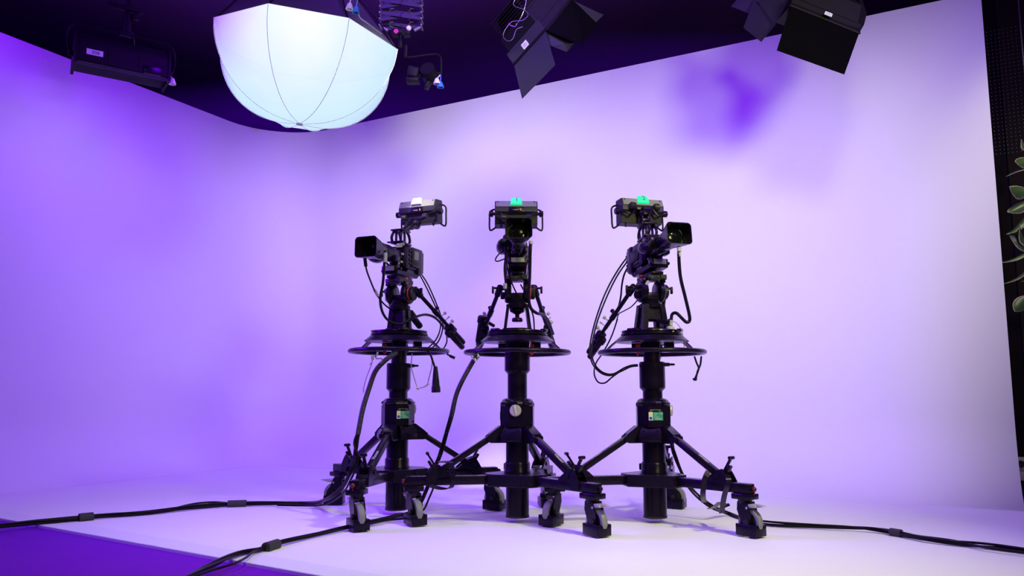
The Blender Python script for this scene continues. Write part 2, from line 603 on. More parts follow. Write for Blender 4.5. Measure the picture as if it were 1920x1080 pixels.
def make_caster(root, base, a, trail, brake_side, ball):
    """swivel caster under an arm end: plate and fork, wheel, tyre, cable guard, brake"""
    d = V((math.cos(a), math.sin(a), 0))
    lat = V((-d.y, d.x, 0))
    t = V((math.cos(trail), math.sin(trail), 0))
    tl = V((-t.y, t.x, 0))
    k = base + t * 0.028
    b = B()
    b.box(base + V((0, 0, 0.181)), (0.10, 0.078, 0.026), Matrix.Rotation(a, 3, 'Z'), 0.004)
    b.cyl(base + V((0, 0, 0.150)), base + V((0, 0, 0.17)), 0.031, 0.034, 20)
    for sgn in (-1, 1):
        o = tl * (0.026 * sgn)
        b.prism([(-0.022, 0.158), (0.030, 0.158), (0.052, 0.10), (0.046, 0.052), (0.014, 0.048), (-0.012, 0.085), (-0.026, 0.12)], base + o, t, V((0, 0, 1)), 0.006)
    b.box(base + V((0, 0, 0.152)) + t * 0.004, (0.056, 0.058, 0.012), Matrix.Rotation(trail, 3, 'Z'), 0.003)
    c = b.build('caster', 'plast', root)
    ax = k + V((0, 0, 0.067))
    B().cyl(ax - tl * 0.014, ax + tl * 0.014, 0.046, None, 24).build('wheel', 'dgrey', c)
    B().lathe([(0.045, -0.017), (0.058, -0.016), (0.0625, -0.008), (0.0625, 0.008), (0.058, 0.016), (0.045, 0.017)], ax, tl, 32, closed=True).build('tyre', 'tyre', c)
    b = B()
    b.cyl(ax - tl * 0.038, ax + tl * 0.038, 0.007, None, 10)
    for sgn in (-1, 1):
        b.cyl(ax + tl * 0.030 * sgn, ax + tl * 0.036 * sgn, 0.014, None, 12)
    b.build('axle', 'dgrey', c)
    b = B()
    rt = Matrix.Rotation(trail, 3, 'Z')
    g0 = k + V((0, 0, 0.033))
    for sgn in (-1, 1):
        b.box(g0 + tl * 0.036 * sgn, (0.108, 0.012, 0.052), rt, 0.003)
    for sgn in (-1, 1):
        b.box(g0 + t * 0.050 * sgn, (0.014, 0.080, 0.052), rt, 0.004)
    b.build('cable_guard', 'plast', c)
    if brake_side:
        q = base + t * 0.030 * brake_side
        b = B()
        b.box(q + V((0, 0, 0.142)) + t * 0.018 * brake_side, (0.052, 0.050, 0.014), rt, 0.003)
        b.prism([(-0.02, 0.128), (0.035, 0.134), (0.082, 0.146), (0.035, 0.151), (-0.02, 0.140)], q, t * brake_side, V((0, 0, 1)), 0.026)
        b.cyl(q + V((0, 0, 0.132)) - tl * 0.03, q + V((0, 0, 0.132)) + tl * 0.03, 0.006, None, 8)
        b.build('brake_lever', 'lgrey', c)
    kb = base + d * 0.050
    b = B()
    b.cyl(kb + V((0, 0, 0.19)), kb + V((0, 0, 0.206)), 0.004, None, 8)
    b.sphere(kb + V((0, 0, 0.216)), 0.0125, 14)
    b.build('knob', 'ball' if ball else 'plast', c)
    return c

def make_pedestal(x, y, theta, label, zs, r_in, knob_a, label_a, tab_a, pin_a, spokes, trails, brakes, balls, names, dz=0.0, strap=None):
    root = thing('camera_pedestal', label, 'camera pedestal', (x, y, 0), group='camera pedestals')
    A = [theta + k * 2 * PI / 3 for k in range(3)]
    B().lathe([(0, 0.024), (0.053, 0.024), (0.0595, 0.029), (0.0595, 0.42), (0, 0.42)], seg=36).build('lower_column', 'blk', root)
    B().lathe([(0.0595, 0.024), (0.0608, 0.024), (0.0608, 0.034), (0.0595, 0.034)], seg=36, closed=True).build('base_lip', 'dgrey', root)
    b = B()
    poly = []
    for a in A:
        d, l = V((math.cos(a), math.sin(a))), V((-math.sin(a), math.cos(a)))
        poly += [tuple(d * 0.165 - l * 0.052), tuple(d * 0.165 + l * 0.052)]
    b.prism(poly, (0, 0, 0.2165), (1, 0, 0), (0, 1, 0), 0.061)
    hub = b.build('hub_plate', 'blk2', root)
    bmods(hub, 0.004)
    b = B().lathe([(0.06, 0.247), (0.070, 0.247), (0.070, 0.256), (0.0665, 0.262), (0.0665, 0.294), (0.062, 0.304), (0.0595, 0.304)], seg=36)
    b.box(pol(0.072, theta + 1.2, 0.276), (0.022, 0.03, 0.034), Matrix.Rotation(theta + 1.2, 3, 'Z'), 0.003)
    b.build('column_collar', 'blk', root)
    for i, a in enumerate(A):
        rz = Matrix.Rotation(a, 3, 'Z')
        b = B().box(pol(0.35, a, 0.2165), (0.44, 0.050, 0.045), rz, 0.003)
        arm = b.build('arm', 'blk2', root)
        B().box(pol(0.5715, a, 0.2165), (0.005, 0.046, 0.041), rz, 0.002).build('end_cap', 'plast', arm)
        make_caster(root, pol(0.535, a, 0.0), a, trails[i], brakes[i], balls[i])
        # strut from the bracket down to the arm
        p0, p1 = pol(0.105, a, 0.452), pol(0.405, a, 0.262)
        st = B().bar(p0, p1, 0.038, 0.030, bev=0.003).build('strut', 'blk2', root)
        dd = (p1 - p0).normalized()
        lat = V((-math.sin(a), math.cos(a), 0))
        nn = lat.cross(dd)
        if nn.z < 0:
            nn = -nn
        if names[i]:
            u = dd if names[i] > 0 else -dd
            text('strut_lettering', 'Vinten', 0.027, p0.lerp(p1, 0.66) + nn * 0.0155, u, nn.cross(u), 'print', st, sx=1.0)
        # clamp where the strut meets the arm
        b = B()
        d2 = V((math.cos(a), math.sin(a), 0))
        for sgn in (-1, 1):
            b.prism([(0.335, 0.239), (0.36, 0.262), (0.405, 0.292), (0.435, 0.300), (0.452, 0.278), (0.475, 0.239), (0.475, 0.205), (0.43, 0.200), (0.415, 0.23)], lat * (0.0305 * sgn), d2, V((0, 0, 1)), 0.009)
        b.cyl(pol(0.405, a, 0.262) - lat * 0.040, pol(0.405, a, 0.262) + lat * 0.040, 0.011, None, 12)
        b.box(pol(0.42, a, 0.275), (0.04, 0.05, 0.036), rz, 0.004)
        cl = b.build('strut_clamp', 'plast', root)
        b = B()
        h0, h1 = pol(0.425, a, 0.285), pol(0.468, a, 0.352)
        b.bar(h0, h1, 0.016, 0.010, bev=0.002)
        b.cyl(h1 - lat * 0.020, h1 + lat * 0.020, 0.0085, None, 12, bev=0.003)
        b.bar(pol(0.43, a, 0.262), pol(0.462, a, 0.315), 0.030, 0.014, bev=0.004)
        b.build('clamp_handle', 'plast', cl)
        # wing of the bracket holding this strut
        b = B()
        for sgn in (-1, 1):
            b.prism([(0.055, 0.488), (0.095, 0.488), (0.165, 0.436), (0.165, 0.415), (0.145, 0.402), (0.055, 0.402)], lat * (0.026 * sgn), d2, V((0, 0, 1)), 0.010)
        b.prism([(0.055, 0.489), (0.096, 0.489), (0.150, 0.449), (0.150, 0.443), (0.094, 0.483), (0.055, 0.483)], (0, 0, 0), d2, V((0, 0, 1)), 0.062)
        b.build('bracket_wing', 'blk2', root)
        # boxed tray between two wings
        am = a + PI / 3
        rm = Matrix.Rotation(am, 3, 'Z')
        dm, lm = V((math.cos(am), math.sin(am), 0)), V((-math.sin(am), math.cos(am), 0))
        b = B()
        b.hull([dm * 0.070 + lm * s_ + V((0, 0, 0.488)) for s_ in (-0.046, 0.046)] + [dm * 0.070 + lm * s_ + V((0, 0, 0.405)) for s_ in (0.046, -0.046)],
               [dm * 0.102 + lm * s_ + V((0, 0, 0.446)) for s_ in (-0.058, 0.058)] + [dm * 0.102 + lm * s_ + V((0, 0, 0.405)) for s_ in (0.058, -0.058)])
        b.box(dm * 0.103 + V((0, 0, 0.424)), (0.010, 0.100, 0.026), rm, 0.002)
        for s_ in (-0.035, 0.035):
            b.cyl(dm * 0.090 + lm * s_ + V((0, 0, 0.462)), dm * 0.092 + lm * s_ + V((0, 0, 0.470)), 0.004, None, 8)
        b.build('bracket_tray', 'blk2', root)
    # brake and balance housing
    poly = [(0.092 * math.cos(knob_a + R(22.5) + k * PI / 4), 0.092 * math.sin(knob_a + R(22.5) + k * PI / 4)) for k in range(8)]
    b = B().prism(poly, (0, 0, 0.537), (1, 0, 0), (0, 1, 0), 0.106)
    b.lathe([(0, 0.588), (0.088, 0.588), (0.090, 0.600), (0.078, 0.622), (0.064, 0.630), (0.05, 0.630)], seg=8)
    for k in range(4):
        a = knob_a + R(45) + k * PI / 2
        b.box(pol(0.083, a, 0.606), (0.022, 0.05, 0.014), Matrix.Rotation(a, 3, 'Z') @ Matrix.Rotation(R(35), 3, 'Y'), 0.003)
        b.cyl(pol(0.084, a + 0.25, 0.50), pol(0.093, a + 0.25, 0.50), 0.005, None, 8)
    hs = b.build('housing', 'blk', root)
    ka = V((math.cos(knob_a), math.sin(knob_a), 0))
    kl = V((-ka.y, ka.x, 0))
    b = B().cyl(ka * 0.083 + V((0, 0, 0.568)), ka * 0.098 + V((0, 0, 0.568)), 0.031, 0.029, 28, bev=0.003)
    b.box(ka * 0.0985 + V((0, 0, 0.568)), (0.008, 0.014, 0.054), Matrix.Rotation(knob_a, 3, 'Z') @ Matrix.Rotation(R(12), 3, 'X'), 0.005)
    b.build('balance_knob', 'steel', root)
    la = V((math.cos(label_a), math.sin(label_a), 0))
    ll = V((-la.y, la.x, 0))
    lo = la * 0.0862
    sg = B().box(lo + ll * 0.014 + V((0, 0, 0.540)), (0.0015, 0.052, 0.042), Matrix.Rotation(label_a, 3, 'Z')).build('warning_label', 'green', root)
    B().box(lo - ll * 0.0225 + V((0, 0, 0.540)), (0.0015, 0.020, 0.042), Matrix.Rotation(label_a, 3, 'Z')).build('symbol_strip', 'wlabel', sg)
    B().prism([(-0.008, 0.0), (0.008, 0.0), (0, 0.015)], lo + la * 0.001 - ll * 0.0225 + V((0, 0, 0.543)), ll, V((0, 0, 1)), 0.001).build('warning_triangle', 'yellow', sg)
    B().cyl(lo - ll * 0.0225 + V((0, 0, 0.530)), lo + la * 0.0015 - ll * 0.0225 + V((0, 0, 0.530)), 0.008, None, 16).build('blue_disc', 'blue', sg)
    text('label_lettering', 'CE', 0.012, lo + la * 0.0012 + ll * 0.031 + V((0, 0, 0.553)), ll, V((0, 0, 1)), 'print', sg, 0.0002)
    b = B()
    for (z, y0, y1) in ((0.553, -0.004, 0.012), (0.545, -0.006, 0.006), (0.536, -0.006, 0.018), (0.529, 0.0, 0.032), (0.524, 0.0, 0.034)):
        b.box(lo + la * 0.001 + ll * ((y0 + y1) / 2) + V((0, 0, z)), (0.0008, abs(y1 - y0), 0.0016), Matrix.Rotation(label_a, 3, 'Z'))
    b.build('print_lines', 'print', sg)
    b = B()
    for (z, y0, y1) in ((0.572, -0.026, 0.030), (0.567, -0.026, -0.012), (0.566, 0.018, 0.032)):
        b.box(lo + ll * ((y0 + y1) / 2) + V((0, 0, z)), (0.0012, abs(y1 - y0), 0.0026), Matrix.Rotation(label_a, 3, 'Z'))
    b.build('plate_lettering', 'grey', root)
    # rising column
    zb, zt = zs
    B().lathe([(0, 0.60), (0.0515, 0.60), (0.0515, zb + 0.02), (0, zb + 0.02)], seg=36).build('upper_column', 'blk', root)
    B().lathe([(0, zb), (0.052, zb), (0.0672, zb + 0.016), (0.0672, zt - 0.004), (0.064, zt), (0, zt)], seg=36).build('column_sleeve', 'blk', root)
    B().cyl((0, 0, zt - 0.01), (0, 0, 0.935 + dz), r_in, None, 32).build('inner_column', 'blk2', root)
    if pin_a is not None:
        d = V((math.cos(pin_a), math.sin(pin_a), 0))
        b = B().cyl(d * 0.06 + V((0, 0, zt - 0.014)), d * 0.090 + V((0, 0, zt - 0.014)), 0.010, None, 14)
        b.cyl(d * 0.088 + V((0, 0, zt - 0.014)), d * 0.118 + V((0, 0, zt - 0.014)), 0.0065, 0.0055, 12, bev=0.002)
        b.build('locking_pin', 'plast', root)
    # steering ring and control plate
    Z = dz
    ring = B().torus((0, 0, 0.870 + Z), (0, 0, 1), 0.2715, 0.0125, 96, 14).build('steering_ring', 'plast', root, ang=80)
    for a in spokes:
        d = V((math.cos(a), math.sin(a), 0))
        l = V((-d.y, d.x, 0))
        b = B().ribbon([d * 0.262 + V((0, 0, 0.872 + Z)), d * 0.235 + V((0, 0, 0.888 + Z)), d * 0.190 + V((0, 0, 0.925 + Z)), d * 0.150 + V((0, 0, 0.932 + Z))], 0.045, 0.006, l)
        b.build('spoke', 'blk2', ring)
    B().lathe([(0.058, 0.922 + Z), (0.188, 0.922 + Z), (0.196, 0.927 + Z), (0.166, 0.953 + Z), (0.05, 0.956 + Z)], seg=56, closed=True).build('control_plate', 'blk2', root, ang=30)
    b = B().lathe([(0.05, 0.955 + Z), (0.155, 0.955 + Z), (0.160, 0.959 + Z), (0.160, 0.967 + Z), (0.154, 0.970 + Z), (0.154, 0.974 + Z), (0.158, 0.977 + Z), (0.156, 0.983 + Z), (0.05, 0.986 + Z)], seg=56, closed=True)
    for k in range(3):
        a = theta + 0.5 + k * 2.1
        b.box(pol(0.150, a, 0.984 + Z), (0.028, 0.05, 0.014), Matrix.Rotation(a, 3, 'Z'), 0.004)
    b.build('mounting_ring', 'blk', root, ang=30)
    B().box(pol(0.055, PI * 0.86, 0.905 + Z), (0.10, 0.036, 0.03), Matrix.Rotation(PI * 0.86, 3, 'Z'), 0.004).build('brake_block', 'plast', root)
    B().box(pol(0.105, R(20), 0.908 + Z), (0.045, 0.04, 0.028), Matrix.Rotation(R(20), 3, 'Z'), 0.004).build('brake_block', 'plast', root)
    d = V((math.cos(tab_a), math.sin(tab_a), 0))
    q = d * 0.080
    b = B().hull([q + V(p) for p in ((-0.012, -0.003, 0.912 + Z), (0.012, -0.003, 0.912 + Z), (0.010, -0.003, 0.864 + Z), (-0.004, -0.003, 0.852 + Z), (-0.012, -0.003, 0.866 + Z))],
                 [q + V(p) for p in ((-0.012, 0.003, 0.912 + Z), (0.012, 0.003, 0.912 + Z), (0.010, 0.003, 0.864 + Z), (-0.004, 0.003, 0.852 + Z), (-0.012, 0.003, 0.866 + Z))])
    b.build('red_tab', 'red', root)
    # high-hat riser with four open legs
    return root, A

def bmods(o, wdt, seg=2):
    m = o.modifiers.new('bevel', 'BEVEL')
    m.width = wdt
    m.segments = seg
    m.limit_method = 'ANGLE'
    m.angle_limit = R(40)

def make_head(loc, yaw, label, dz=0.0, riser='legs', bars=(1, -1), splay=(0.13, 0.13), drop=0.31, back=0.40):
    """fluid head on its riser; local x to the picture's right, lens side is -y, origin at the riser foot"""
    h = thing('fluid_head', label, 'camera head', (loc[0], loc[1], 0.986 + dz), (0, 0, yaw), group='fluid heads')
    b = B()
    RX, RY, LX, LY = {'legs': (0.066, 0.052, 0.008, 0.012), 'plates': (0.060, 0.046, 0.014, 0.016), 'solid': (0.039, 0.036, 0.014, 0.014)}[riser]
    for sx in (-1, 1):
        for sy in (-1, 1):
            b.hull([V((sx * RX, sy * RY, 0)) + V(p) for p in ((-LX, -LY, 0), (LX, -LY, 0), (LX, LY, 0), (-LX, LY, 0))],
                   [V((sx * RX * 0.74, sy * RY * 0.74, 0.135)) + V(p) for p in ((-LX, -LY, 0), (LX, -LY, 0), (LX, LY, 0), (-LX, LY, 0))])
    if riser != 'legs':
        zw = 0.055 if riser == 'plates' else 0.012
        for sy in (-1, 1):
            k0, k1 = 1 - 0.26 * zw / 0.135, 0.74
            b.hull([(-RX * k0, sy * RY * k0 - 0.006, zw), (RX * k0, sy * RY * k0 - 0.006, zw), (RX * k0, sy * RY * k0 + 0.006, zw), (-RX * k0, sy * RY * k0 + 0.006, zw)],
                   [(-RX * k1, sy * RY * k1 - 0.006, 0.135), (RX * k1, sy * RY * k1 - 0.006, 0.135), (RX * k1, sy * RY * k1 + 0.006, 0.135), (-RX * k1, sy * RY * k1 + 0.006, 0.135)])
        for sx in (-1, 1):
            b.hull([(sx * RX - 0.004, -RY, 0.0), (sx * RX + 0.004, -RY, 0.0), (sx * RX + 0.004, RY, 0.0), (sx * RX - 0.004, RY, 0.0)],
                   [(sx * RX * 0.74 - 0.004, -RY * 0.74, 0.135), (sx * RX * 0.74 + 0.004, -RY * 0.74, 0.135), (sx * RX * 0.74 + 0.004, RY * 0.74, 0.135), (sx * RX * 0.74 - 0.004, RY * 0.74, 0.135)])
    b.lathe([(0.052, 0), (0.080, 0), (0.080, 0.010), (0.052, 0.010)], seg=32, closed=True)
    b.lathe([(0.036, 0.118), (0.058, 0.118), (0.060, 0.136), (0.054, 0.142), (0.036, 0.142)], seg=32, closed=True)
    b.build('riser', 'blk2', h)
    B().lathe([(0, 0.046), (0.024, 0.046), (0.029, 0.052), (0.029, 0.060), (0.024, 0.068), (0.011, 0.070), (0.012, 0.086), (0.038, 0.100), (0.041, 0.118), (0.041, 0.15), (0, 0.15)], seg=28).build('bowl_clamp', 'plast', h)
    b = B().lathe([(0, 0.142), (0.046, 0.142), (0.050, 0.150), (0.050, 0.166), (0.042, 0.172), (0, 0.172)], seg=32)
    b.box((0, 0, 0.178), (0.078, 0.072, 0.044), None, 0.010, 3)
    b.build('head_base', 'blk', h)
    AX = 0.207
    for s in (-1, 1):
        b = B()
        b.lathe([(0, 0), (0.052, 0), (0.0605, 0.006), (0.0605, 0.026), (0.054, 0.034), (0.030, 0.036), (0, 0.036)], (s * 0.032, 0, AX), (s, 0, 0), 36)
        b.hull([(s * 0.033, -0.028, 0.150), (s * 0.033, 0.028, 0.150), (s * 0.033, 0.03, AX), (s * 0.033, -0.03, AX)],
               [(s * 0.058, -0.024, 0.150), (s * 0.058, 0.024, 0.150), (s * 0.058, 0.03, AX), (s * 0.058, -0.03, AX)])
        b.box((s * 0.050, -0.035, AX + 0.055), (0.030, 0.04, 0.024), None, 0.004)
        b.build('drum', 'blk', h)
    B().torus((0.070, 0, AX), (1, 0, 0), 0.039, 0.0035, 32, 8).build('red_ring', 'red', h)
    b = B().lathe([(0, 0), (0.036, 0), (0.038, 0.004), (0.038, 0.020), (0.033, 0.024), (0, 0.024)], (0.071, 0, AX), (1, 0, 0), 30)
    for k in range(20):
        a = 2 * PI * k / 20
        b.box((0.083, 0.038 * math.cos(a), AX + 0.038 * math.sin(a)), (0.014, 0.004, 0.004), Matrix.Rotation(a, 3, 'X'))
    b.build('drag_knob', 'dgrey', h)
    b = B().lathe([(0, 0), (0.018, 0), (0.020, 0.004), (0.020, 0.018), (0.016, 0.021), (0, 0.021)], (-0.068, 0.0, AX - 0.02), (-1, 0, 0), 20)
    b.build('tilt_brake', 'plast', h)
    # platform and sliding plate
    b = B().box((0, -0.01, 0.276), (0.096, 0.15, 0.022), None, 0.004)
    b.box((-0.018, -0.075, 0.268), (0.040, 0.03, 0.028), None, 0.004)
    b.hull([(0.02, -0.092, 0.288), (0.052, -0.092, 0.288), (0.052, -0.092, 0.262), (0.02, -0.092, 0.272)],
           [(0.02, 0.05, 0.288), (0.052, 0.05, 0.288), (0.052, 0.05, 0.262), (0.02, 0.05, 0.272)])
    for k in range(4):
        b.box((0.0, -0.086, 0.262 - 0.004 * k + 0.006), (0.055 - 0.008 * k, 0.006, 0.002))
    b.build('tilt_plate', 'dgrey', h)
    B().box((0, -0.01, 0.296), (0.066, 0.17, 0.016), None, 0.003).build('sliding_plate', 'blk', h)
    B().box((0.048, -0.018, 0.292), (0.014, 0.024, 0.012), None, 0.003).build('release_button', 'red', h)
    B().box((-0.052, 0.0, 0.288), (0.016, 0.03, 0.012), None, 0.003).build('plate_lever', 'red', h)
    for s, sp in zip(bars, splay):
        p0 = V((s * 0.092, 0.012, AX + 0.022))
        pe = V((s * (0.098 + sp), 0.012 + back, AX + 0.022 - drop))
        d = (pe - p0).normalized()
        b = B()
        b.cyl((s * 0.062, 0.012, AX + 0.022), (s * 0.108, 0.012, AX + 0.022), 0.012, None, 16)
        b.cyl(p0 - d * 0.012, p0 + d * 0.055, 0.018, None, 16, bev=0.003)
        b.cyl(p0, p0 + (pe - p0) * 0.55, 0.0115, None, 14)
        b.cyl(p0 + (pe - p0) * 0.34, p0 + (pe - p0) * 0.42, 0.0155, None, 14)
        b.cyl(p0 + (pe - p0) * 0.50, p0 + (pe - p0) * 0.72, 0.010, None, 14)
        b.cyl((s * 0.106, 0.012, AX + 0.022), (s * 0.128, 0.012, AX + 0.022), 0.006, None, 10)
        b.box((s * 0.130, 0.012, AX + 0.012), (0.012, 0.016, 0.040), None, 0.004)
        pb = b.build('pan_bar', 'blk2', h)
        B().lathe([(0, 0), (0.012, 0.001), (0.0165, 0.006), (0.0165, 0.10), (0.0135, 0.112), (0, 0.114)], p0 + (pe - p0) * 0.70, d, 20).build('grip', 'rubber', pb)
        x, yv, _ = frame_from(d)
        # control unit clamped on the bar: second grip and thumbscrews
        q = p0 + (pe - p0) * 0.66
        b = B()
        b.box(q, (0.046, 0.040, 0.060), Matrix((x, yv, d)).transposed(), 0.006)
        b.lathe([(0, 0), (0.014, 0.001), (0.0175, 0.006), (0.0175, 0.118), (0.013, 0.126), (0, 0.128)], q + yv * -0.026 + d * 0.02, d, 18)
        b.lathe([(0, -0.012), (0.021, -0.012), (0.025, -0.006), (0.025, 0.022), (0.018, 0.03), (0, 0.03)], q + yv * -0.026, d, 20)
        b.build('lens_control', 'plast', pb)
        b = B()
        for kk, rr in ((0.46, 0.009), (0.53, 0.0045), (0.60, 0.010)):
            g = p0 + (pe - p0) * kk
            sd = x if s * x.x > 0 else -x
            up = (yv * 0.8 + sd * 0.5).normalized()
            b.cyl(g, g + up * 0.036, 0.003, None, 8)
            b.cyl(g + up * 0.030, g + up * 0.044, rr, None, 12)
        b.build('thumbscrew', 'lgrey', pb)
        B().cyl(p0 + (pe - p0) * 0.36 + yv * 0.008, p0 + (pe - p0) * 0.36 + yv * 0.034, 0.009, 0.012, 12, bev=0.002).build('bar_lock', 'plast', pb)
    return h

def rrect(hw, hh, r, n=5):
    out = []
    for cx, cy, a0 in ((hw - r, hh - r, 0), (-hw + r, hh - r, PI / 2), (-hw + r, -hh + r, PI), (hw - r, -hh + r, 3 * PI / 2)):
        for k in range(n + 1):
            a = a0 + PI / 2 * k / n
            out.append((cx + r * math.cos(a), cy + r * math.sin(a)))
    return out

def make_camera(loc, z, yaw, tilt, label, number, tally, VY=0.185, VZ=0.410, lens=0.0):
    """studio camera; origin where its plate sits on the head, lens towards -y"""
    c = thing('broadcast_camera', label, 'camera', (loc[0], loc[1], z), (-tilt, 0, yaw), group='studio cameras on pedestals')
    LZ = 0.112
    # base adapter
    b = B()
    b.hull([(-0.048, -0.115, 0.002), (0.048, -0.115, 0.002), (0.048, 0.105, 0.002), (-0.048, 0.105, 0.002)],
           [(-0.055, -0.120, 0.022), (0.055, -0.120, 0.022), (0.055, 0.120, 0.022), (-0.055, 0.120, 0.022)])
    b.box((0, -0.105, 0.030), (0.094, 0.045, 0.034), None, 0.004)
    b.hull([(-0.05, -0.02, 0.022), (0.05, -0.02, 0.022), (0.05, 0.13, 0.022), (-0.05, 0.13, 0.022)],
           [(-0.045, 0.01, 0.046), (0.045, 0.01, 0.046), (0.045, 0.11, 0.046), (-0.045, 0.11, 0.046)])
    b.cyl((0.05, -0.10, 0.03), (0.066, -0.10, 0.03), 0.008, None, 10)
    b.build('base_adapter', 'blk2', c)
    B().box((0, -0.129, 0.030), (0.070, 0.004, 0.026), None, 0.001).build('front_plate', 'grey', c)
    # body
    b = B().box((0, 0.045, 0.108), (0.110, 0.165, 0.128), None, 0.010, 3)
    b.box((0, 0.118, 0.100), (0.124, 0.060, 0.150), None, 0.012, 3)
    b.box((0, -0.035, 0.108), (0.094, 0.03, 0.112), None, 0.008, 2)
    b.hull([(-0.05, 0.00, 0.168), (0.05, 0.00, 0.168), (0.05, 0.13, 0.168), (-0.05, 0.13, 0.168)],
           [(-0.035, 0.02, 0.184), (0.035, 0.02, 0.184), (0.035, 0.11, 0.180), (-0.035, 0.11, 0.180)])
    for k in range(5):
        b.box((0.056, 0.02 + 0.017 * k, 0.058), (0.006, 0.008, 0.008), None, 0.002)
        b.box((-0.056, 0.02 + 0.017 * k, 0.060), (0.006, 0.008, 0.010), None, 0.002)
    b.build('body', 'blk', c)
    # operator-side panel with small screen and keys
    sp = B().box((0.059, 0.066, 0.116), (0.010, 0.086, 0.112), None, 0.004).build('side_panel', 'dgrey', c)
    B().box((0.0648, 0.066, 0.128), (0.002, 0.046, 0.050), None, 0.0008).build('screen', 'grey', sp)
    b = B()
    for k in range(4):
        b.box((0.065, 0.040 + 0.016 * k, 0.088), (0.004, 0.009, 0.005), None, 0.001)
        b.box((0.065, 0.044 + 0.016 * k, 0.078), (0.004, 0.007, 0.005), None, 0.001)
    b.build('keys', 'blk', sp)
    b = B()
    for yy, zz in ((0.006, 0.150), (0.004, 0.126), (0.006, 0.100), (0.008, 0.076)):
        b.cyl((0.050, yy, zz), (0.062, yy, zz), 0.008, None, 12, bev=0.0015)
    b.build('side_dial', 'dgrey', c)
    b = B()
    for yy, zz in ((0.03, 0.13), (0.07, 0.13), (0.03, 0.085), (0.08, 0.085)):
        b.cyl((-0.052, yy, zz), (-0.062, yy, zz), 0.010, None, 14, bev=0.001)
    b.box((-0.058, 0.06, 0.108), (0.008, 0.10, 0.06), None, 0.003)
    b.build('connector_panel', 'dgrey', c)
    b = B().box((0, 0.158, 0.10), (0.110, 0.022, 0.125), None, 0.006)
    for k in range(4):
        b.cyl((-0.045, 0.165, 0.06 + 0.027 * k), (-0.045, 0.184, 0.06 + 0.027 * k), 0.008, None, 10)
    b.build('battery_plate', 'plast', c)
    # lens
    b = B().lathe([(0, 0), (0.040, 0), (0.040, 0.018), (0.036, 0.020), (0.036, 0.040), (0.043, 0.044), (0.043, 0.085), (0.041, 0.087), (0.041, 0.093), (0.045, 0.096), (0.045, 0.150), (0.043, 0.152), (0.043, 0.158), (0.048, 0.166), (0.052, 0.225), (0.054, 0.240), (0, 0.240)], (0, -0.048 + lens, LZ), (0, -1, 0), 36)
    for k in range(40):
        a = 2 * PI * k / 40
        b.box((0.0455 * math.cos(a), -0.171 + lens, LZ + 0.0455 * math.sin(a)), (0.003, 0.040, 0.0028), Matrix.Rotation(-a, 3, 'Y'))
    b.build('lens', 'plast', c)
    B().torus((0, -0.292 + lens, LZ), (0, 1, 0), 0.0545, 0.0018, 40, 6).build('lens_ring', 'teal', c)
    # servo drive with hand strap on the lens
    b = B()
    b.lathe([(0, 0), (0.020, 0.002), (0.032, 0.016), (0.036, 0.05), (0.034, 0.090), (0.026, 0.112), (0, 0.116)], (-0.082, -0.085, LZ - 0.010), (0.10, -1, -0.05), 20)
    b.box((-0.056, -0.135, LZ + 0.008), (0.046, 0.100, 0.072), None, 0.016, 3)
    b.box((-0.056, -0.120, LZ + 0.038), (0.036, 0.06, 0.026), None, 0.008)
    b.build('servo_drive', 'plast', c)
    B().box((0.040, -0.12, LZ - 0.028), (0.026, 0.06, 0.034), None, 0.008).build('lens_port', 'plast', c)
    # hood: rounded rectangle flaring to the front, hollow
    n = 6
    y0, y1 = -0.285 + lens, -0.362 + lens
    outb, outf = rrect(0.060, 0.055, 0.050, n), rrect(0.068, 0.056, 0.020, n)
    inf, inb = rrect(0.064, 0.052, 0.017, n), rrect(0.050, 0.048, 0.044, n)
    b = B()
    loops = []
    for poly, yy in ((outb, y0), (outf, y1), (inf, y1), (inf, y1 + 0.012), (inb, y0 + 0.002)):
        loops.append([b.bm.verts.new((p[0], yy, LZ + p[1])) for p in poly])
    for a, q in zip(loops, loops[1:]):
        for k in range(len(a)):
            k2 = (k + 1) % len(a)
            b.bm.faces.new((a[k], a[k2], q[k2], q[k]))
    b.bm.faces.new(list(reversed(loops[0])))
    b.build('lens_hood', 'plast', c, ang=50)
    B().lathe([(0.047, 0), (0.047, 0.004), (0.036, 0.010), (0.018, 0.0135), (0, 0.0145), (0, 0)], (0, -0.290 + lens, LZ), (0, -1, 0), 36).build('front_element', 'glass', c, ang=60)
    # viewfinder support: bracket with two looped cheeks, shelf and cranked arm
    b = B()
    b.box((0, 0.000, 0.190), (0.078, 0.110, 0.010), None, 0.003)
    for s in (-1, 1):
        pts = [(0.028 * s, -0.050, 0.194), (0.030 * s, -0.054, 0.225), (0.026 * s, -0.036, 0.256), (0.026 * s, 0.000, 0.262), (0.028 * s, 0.030, 0.250), (0.030 * s, 0.046, 0.215), (0.028 * s, 0.040, 0.194)]
        b.ribbon(pts, 0.012, 0.010, (1, 0, 0))
        b.bar((0.028 * s, -0.008, 0.192), (0.027 * s, -0.010, 0.262), 0.010, 0.012)
    b.box((0, -0.008, 0.264), (0.076, 0.100, 0.010), None, 0.003)
    b.box((0, -0.058, 0.192), (0.10, 0.03, 0.008), None, 0.002)
    b.build('viewfinder_bracket', 'blk2', c)
    b = B()
    for s in (-1, 1):
        b.bar((0.017 * s, 0.012, 0.262), (0.017 * s, VY - 0.067, 0.348), 0.010, 0.020, bev=0.002)
    b.box((0, (VY - 0.055) / 2, 0.300), (0.05, 0.035, 0.02), None, 0.004)
    b.lathe([(0, 0), (0.027, 0.002), (0.030, 0.010), (0.030, 0.032), (0.024, 0.040), (0, 0.042)], (0, VY - 0.065, 0.318), (0, 0.3, 1), 24)
